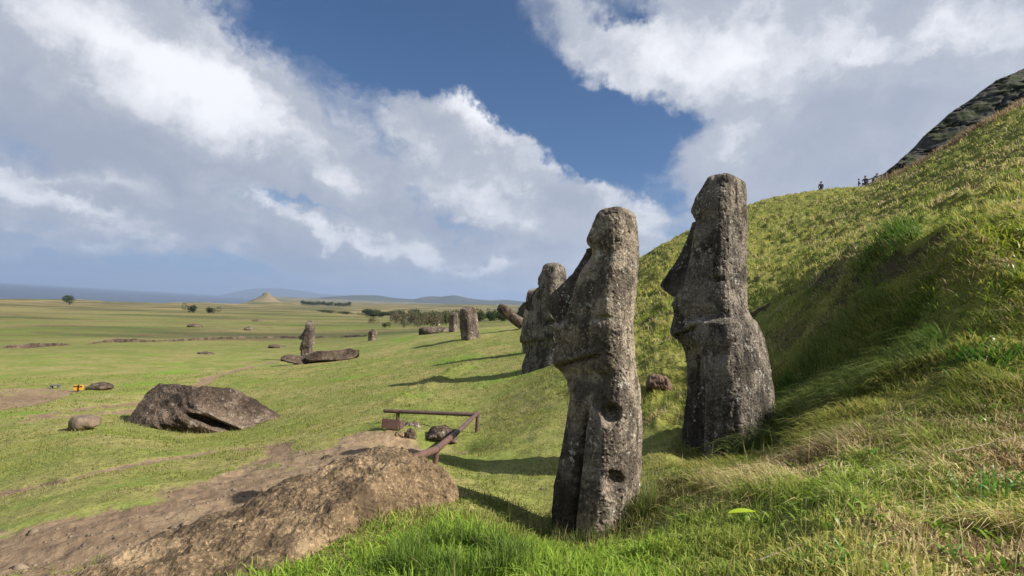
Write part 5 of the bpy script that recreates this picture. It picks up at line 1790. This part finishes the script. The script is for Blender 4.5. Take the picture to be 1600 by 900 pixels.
M_LEAF2 = leaf_material('broad leaf', .35, .4)
p = G(1136, 822)
leaf_blade('leaf', 'broad bright yellow-green leaf lying on the near grass', 'leaf', p + [0, 0, .075], px_m(46, depth_of(p)), px_m(10, depth_of(p)), 0.10, (0.36, 0.48, 0.03), 0.02)
p = G(1165, 794)
leaf_blade('leaf', 'small withered red leaf in the near grass', 'leaf', p + [0, 0, .05], px_m(18, depth_of(p)), px_m(7, depth_of(p)), 0.5, (0.16, 0.05, 0.025))


def twig(label, a, b, r_, lift=.03, colm=None, sag=.0):
    pa, pb = G(*a), G(*b)
    pa[2] += lift; pb[2] += lift
    o = link('twig', tube_mesh('twig', pa * 0, pb - pa, r_, r_ * .5, seg=8, n=10, wob=.3), mat=colm or M_PALEW)
    o.location = pa.tolist()
    prop(o, label, 'twig')


twig('dry pale stalk leaning at the foot of the nearest head', (915, 842), (985, 800), .005, .09)
twig('grey dead stick lying across the near grass right of the bright leaf', (1180, 770), (1290, 742), .006, .06)
twig('pale curved dead stem at the bottom edge right of the middle', (1180, 895), (1250, 868), .005, .05)
twig('thick dry stem on the bank near the right edge', (1480, 725), (1598, 700), .006, .07)


# broad-leaved herbs scattered in the near grass, too many to count
def herbs(nc, per):
    a, l, r, x, y = scatter(nc, -6, 46, 1.6, 6.5)
    hl = attr_at(None, HILL, a, l)
    k_ = hl > .2
    x, y = np.repeat(x[k_], per), np.repeat(y[k_], per)
    n = len(x)
    x, y = x + RNG.normal(0, .025, n), y + RNG.normal(0, .025, n)
    th = RNG.uniform(0, 2 * math.pi, n)
    la = RNG.uniform(.5, 1.7, n)
    o = blades('herbs', np.stack([x, y, ground_z(x, y) + .012], -1), RNG.uniform(.035, .095, n), RNG.uniform(.010, .020, n), np.stack([np.cos(th) * la, np.sin(th) * la], -1),
               lerp3((0.090, 0.200, 0.020), (0.330, 0.420, 0.060), RNG.uniform(0, 1, n)), M_LEAF2, segs=3)
    prop(o, 'small broad-leaved herbs among the near grass', None, None, 'stuff')


herbs(420, 7)


# leafy weeds on the right hand bank
def weed(label, px, py, n, size, c0, c1, seed, spread=.25):
    g_ = np.random.default_rng(seed)
    p = G(px, py)
    th = g_.uniform(0, 2 * math.pi, n)
    x, y = p[0] + g_.normal(0, spread, n), p[1] + g_.normal(0, spread, n)
    z = ground_z(x, y)
    la = g_.uniform(.3, 1.4, n)
    o = blades('weed', np.stack([x, y, z], -1), g_.uniform(.5, 1.3, n) * size, np.full(n, size * .14), np.stack([np.cos(th) * la, np.sin(th) * la], -1), lerp3(c0, c1, g_.uniform(0, 1, n)), M_LEAF2, segs=3)
    prop(o, label, None, None, 'stuff')
    return o


weed('yellow-green leafy weed high on the bank at the right edge', 1575, 385, 420, .16, (0.16, 0.26, .02), (0.42, 0.42, .06), 1, .32)
weed('lighter leafy weed below the top one at the right edge', 1592, 450, 260, .14, (0.14, 0.25, .02), (0.40, 0.38, .06), 2, .25)
weed('reddish dry weed on the crest of the bank', 1500, 395, 240, .14, (0.20, 0.15, .06), (0.40, 0.33, .15), 3, .35)
weed('small bright weed in the shaded bank', 1440, 470, 60, .15, (0.14, 0.28, .02), (0.36, 0.42, .06), 4, .10)
weed('dark green leafy weed low on the shaded bank', 1530, 560, 120, .16, (0.05, 0.14, .015), (0.10, 0.22, .03), 5, .15)
weed('glossy green weed in the near bottom right grass', 1560, 770, 70, .12, (0.06, 0.20, .02), (0.14, 0.32, .05), 6, .10)
weed('green weed at the bottom edge left of the curved stem', 1290, 880, 60, .09, (0.06, 0.20, .02), (0.14, 0.32, .05), 7, .10)

# ---------------------------------------------------------------- sea air
mh, t = material('sea air')
pv = t.node('ShaderNodeVolumePrincipled')
pv.inputs['Color'].default_value = (0.50, 0.66, 0.95, 1)
pv.inputs['Density'].default_value = 6.0e-5
pv.inputs['Anisotropy'].default_value = 0.2
ot = t.node('ShaderNodeOutputMaterial')
t.l.new(pv.outputs[0], ot.inputs['Volume'])
S_ = 43000.0
zb, zt = -78.0, 950.0
vv = np.array([(x, y, z) for z in (zb, zt) for x, y in ((-S_, -S_), (S_, -S_), (S_, S_), (-S_, S_))])
ff = np.array([(0, 3, 2, 1), (4, 5, 6, 7), (0, 1, 5, 4), (1, 2, 6, 5), (2, 3, 7, 6), (3, 0, 4, 7)])
hzb = link('haze', mesh_np('haze', vv, ff, smooth=False), mat=mh)
prop(hzb, kind='stuff')
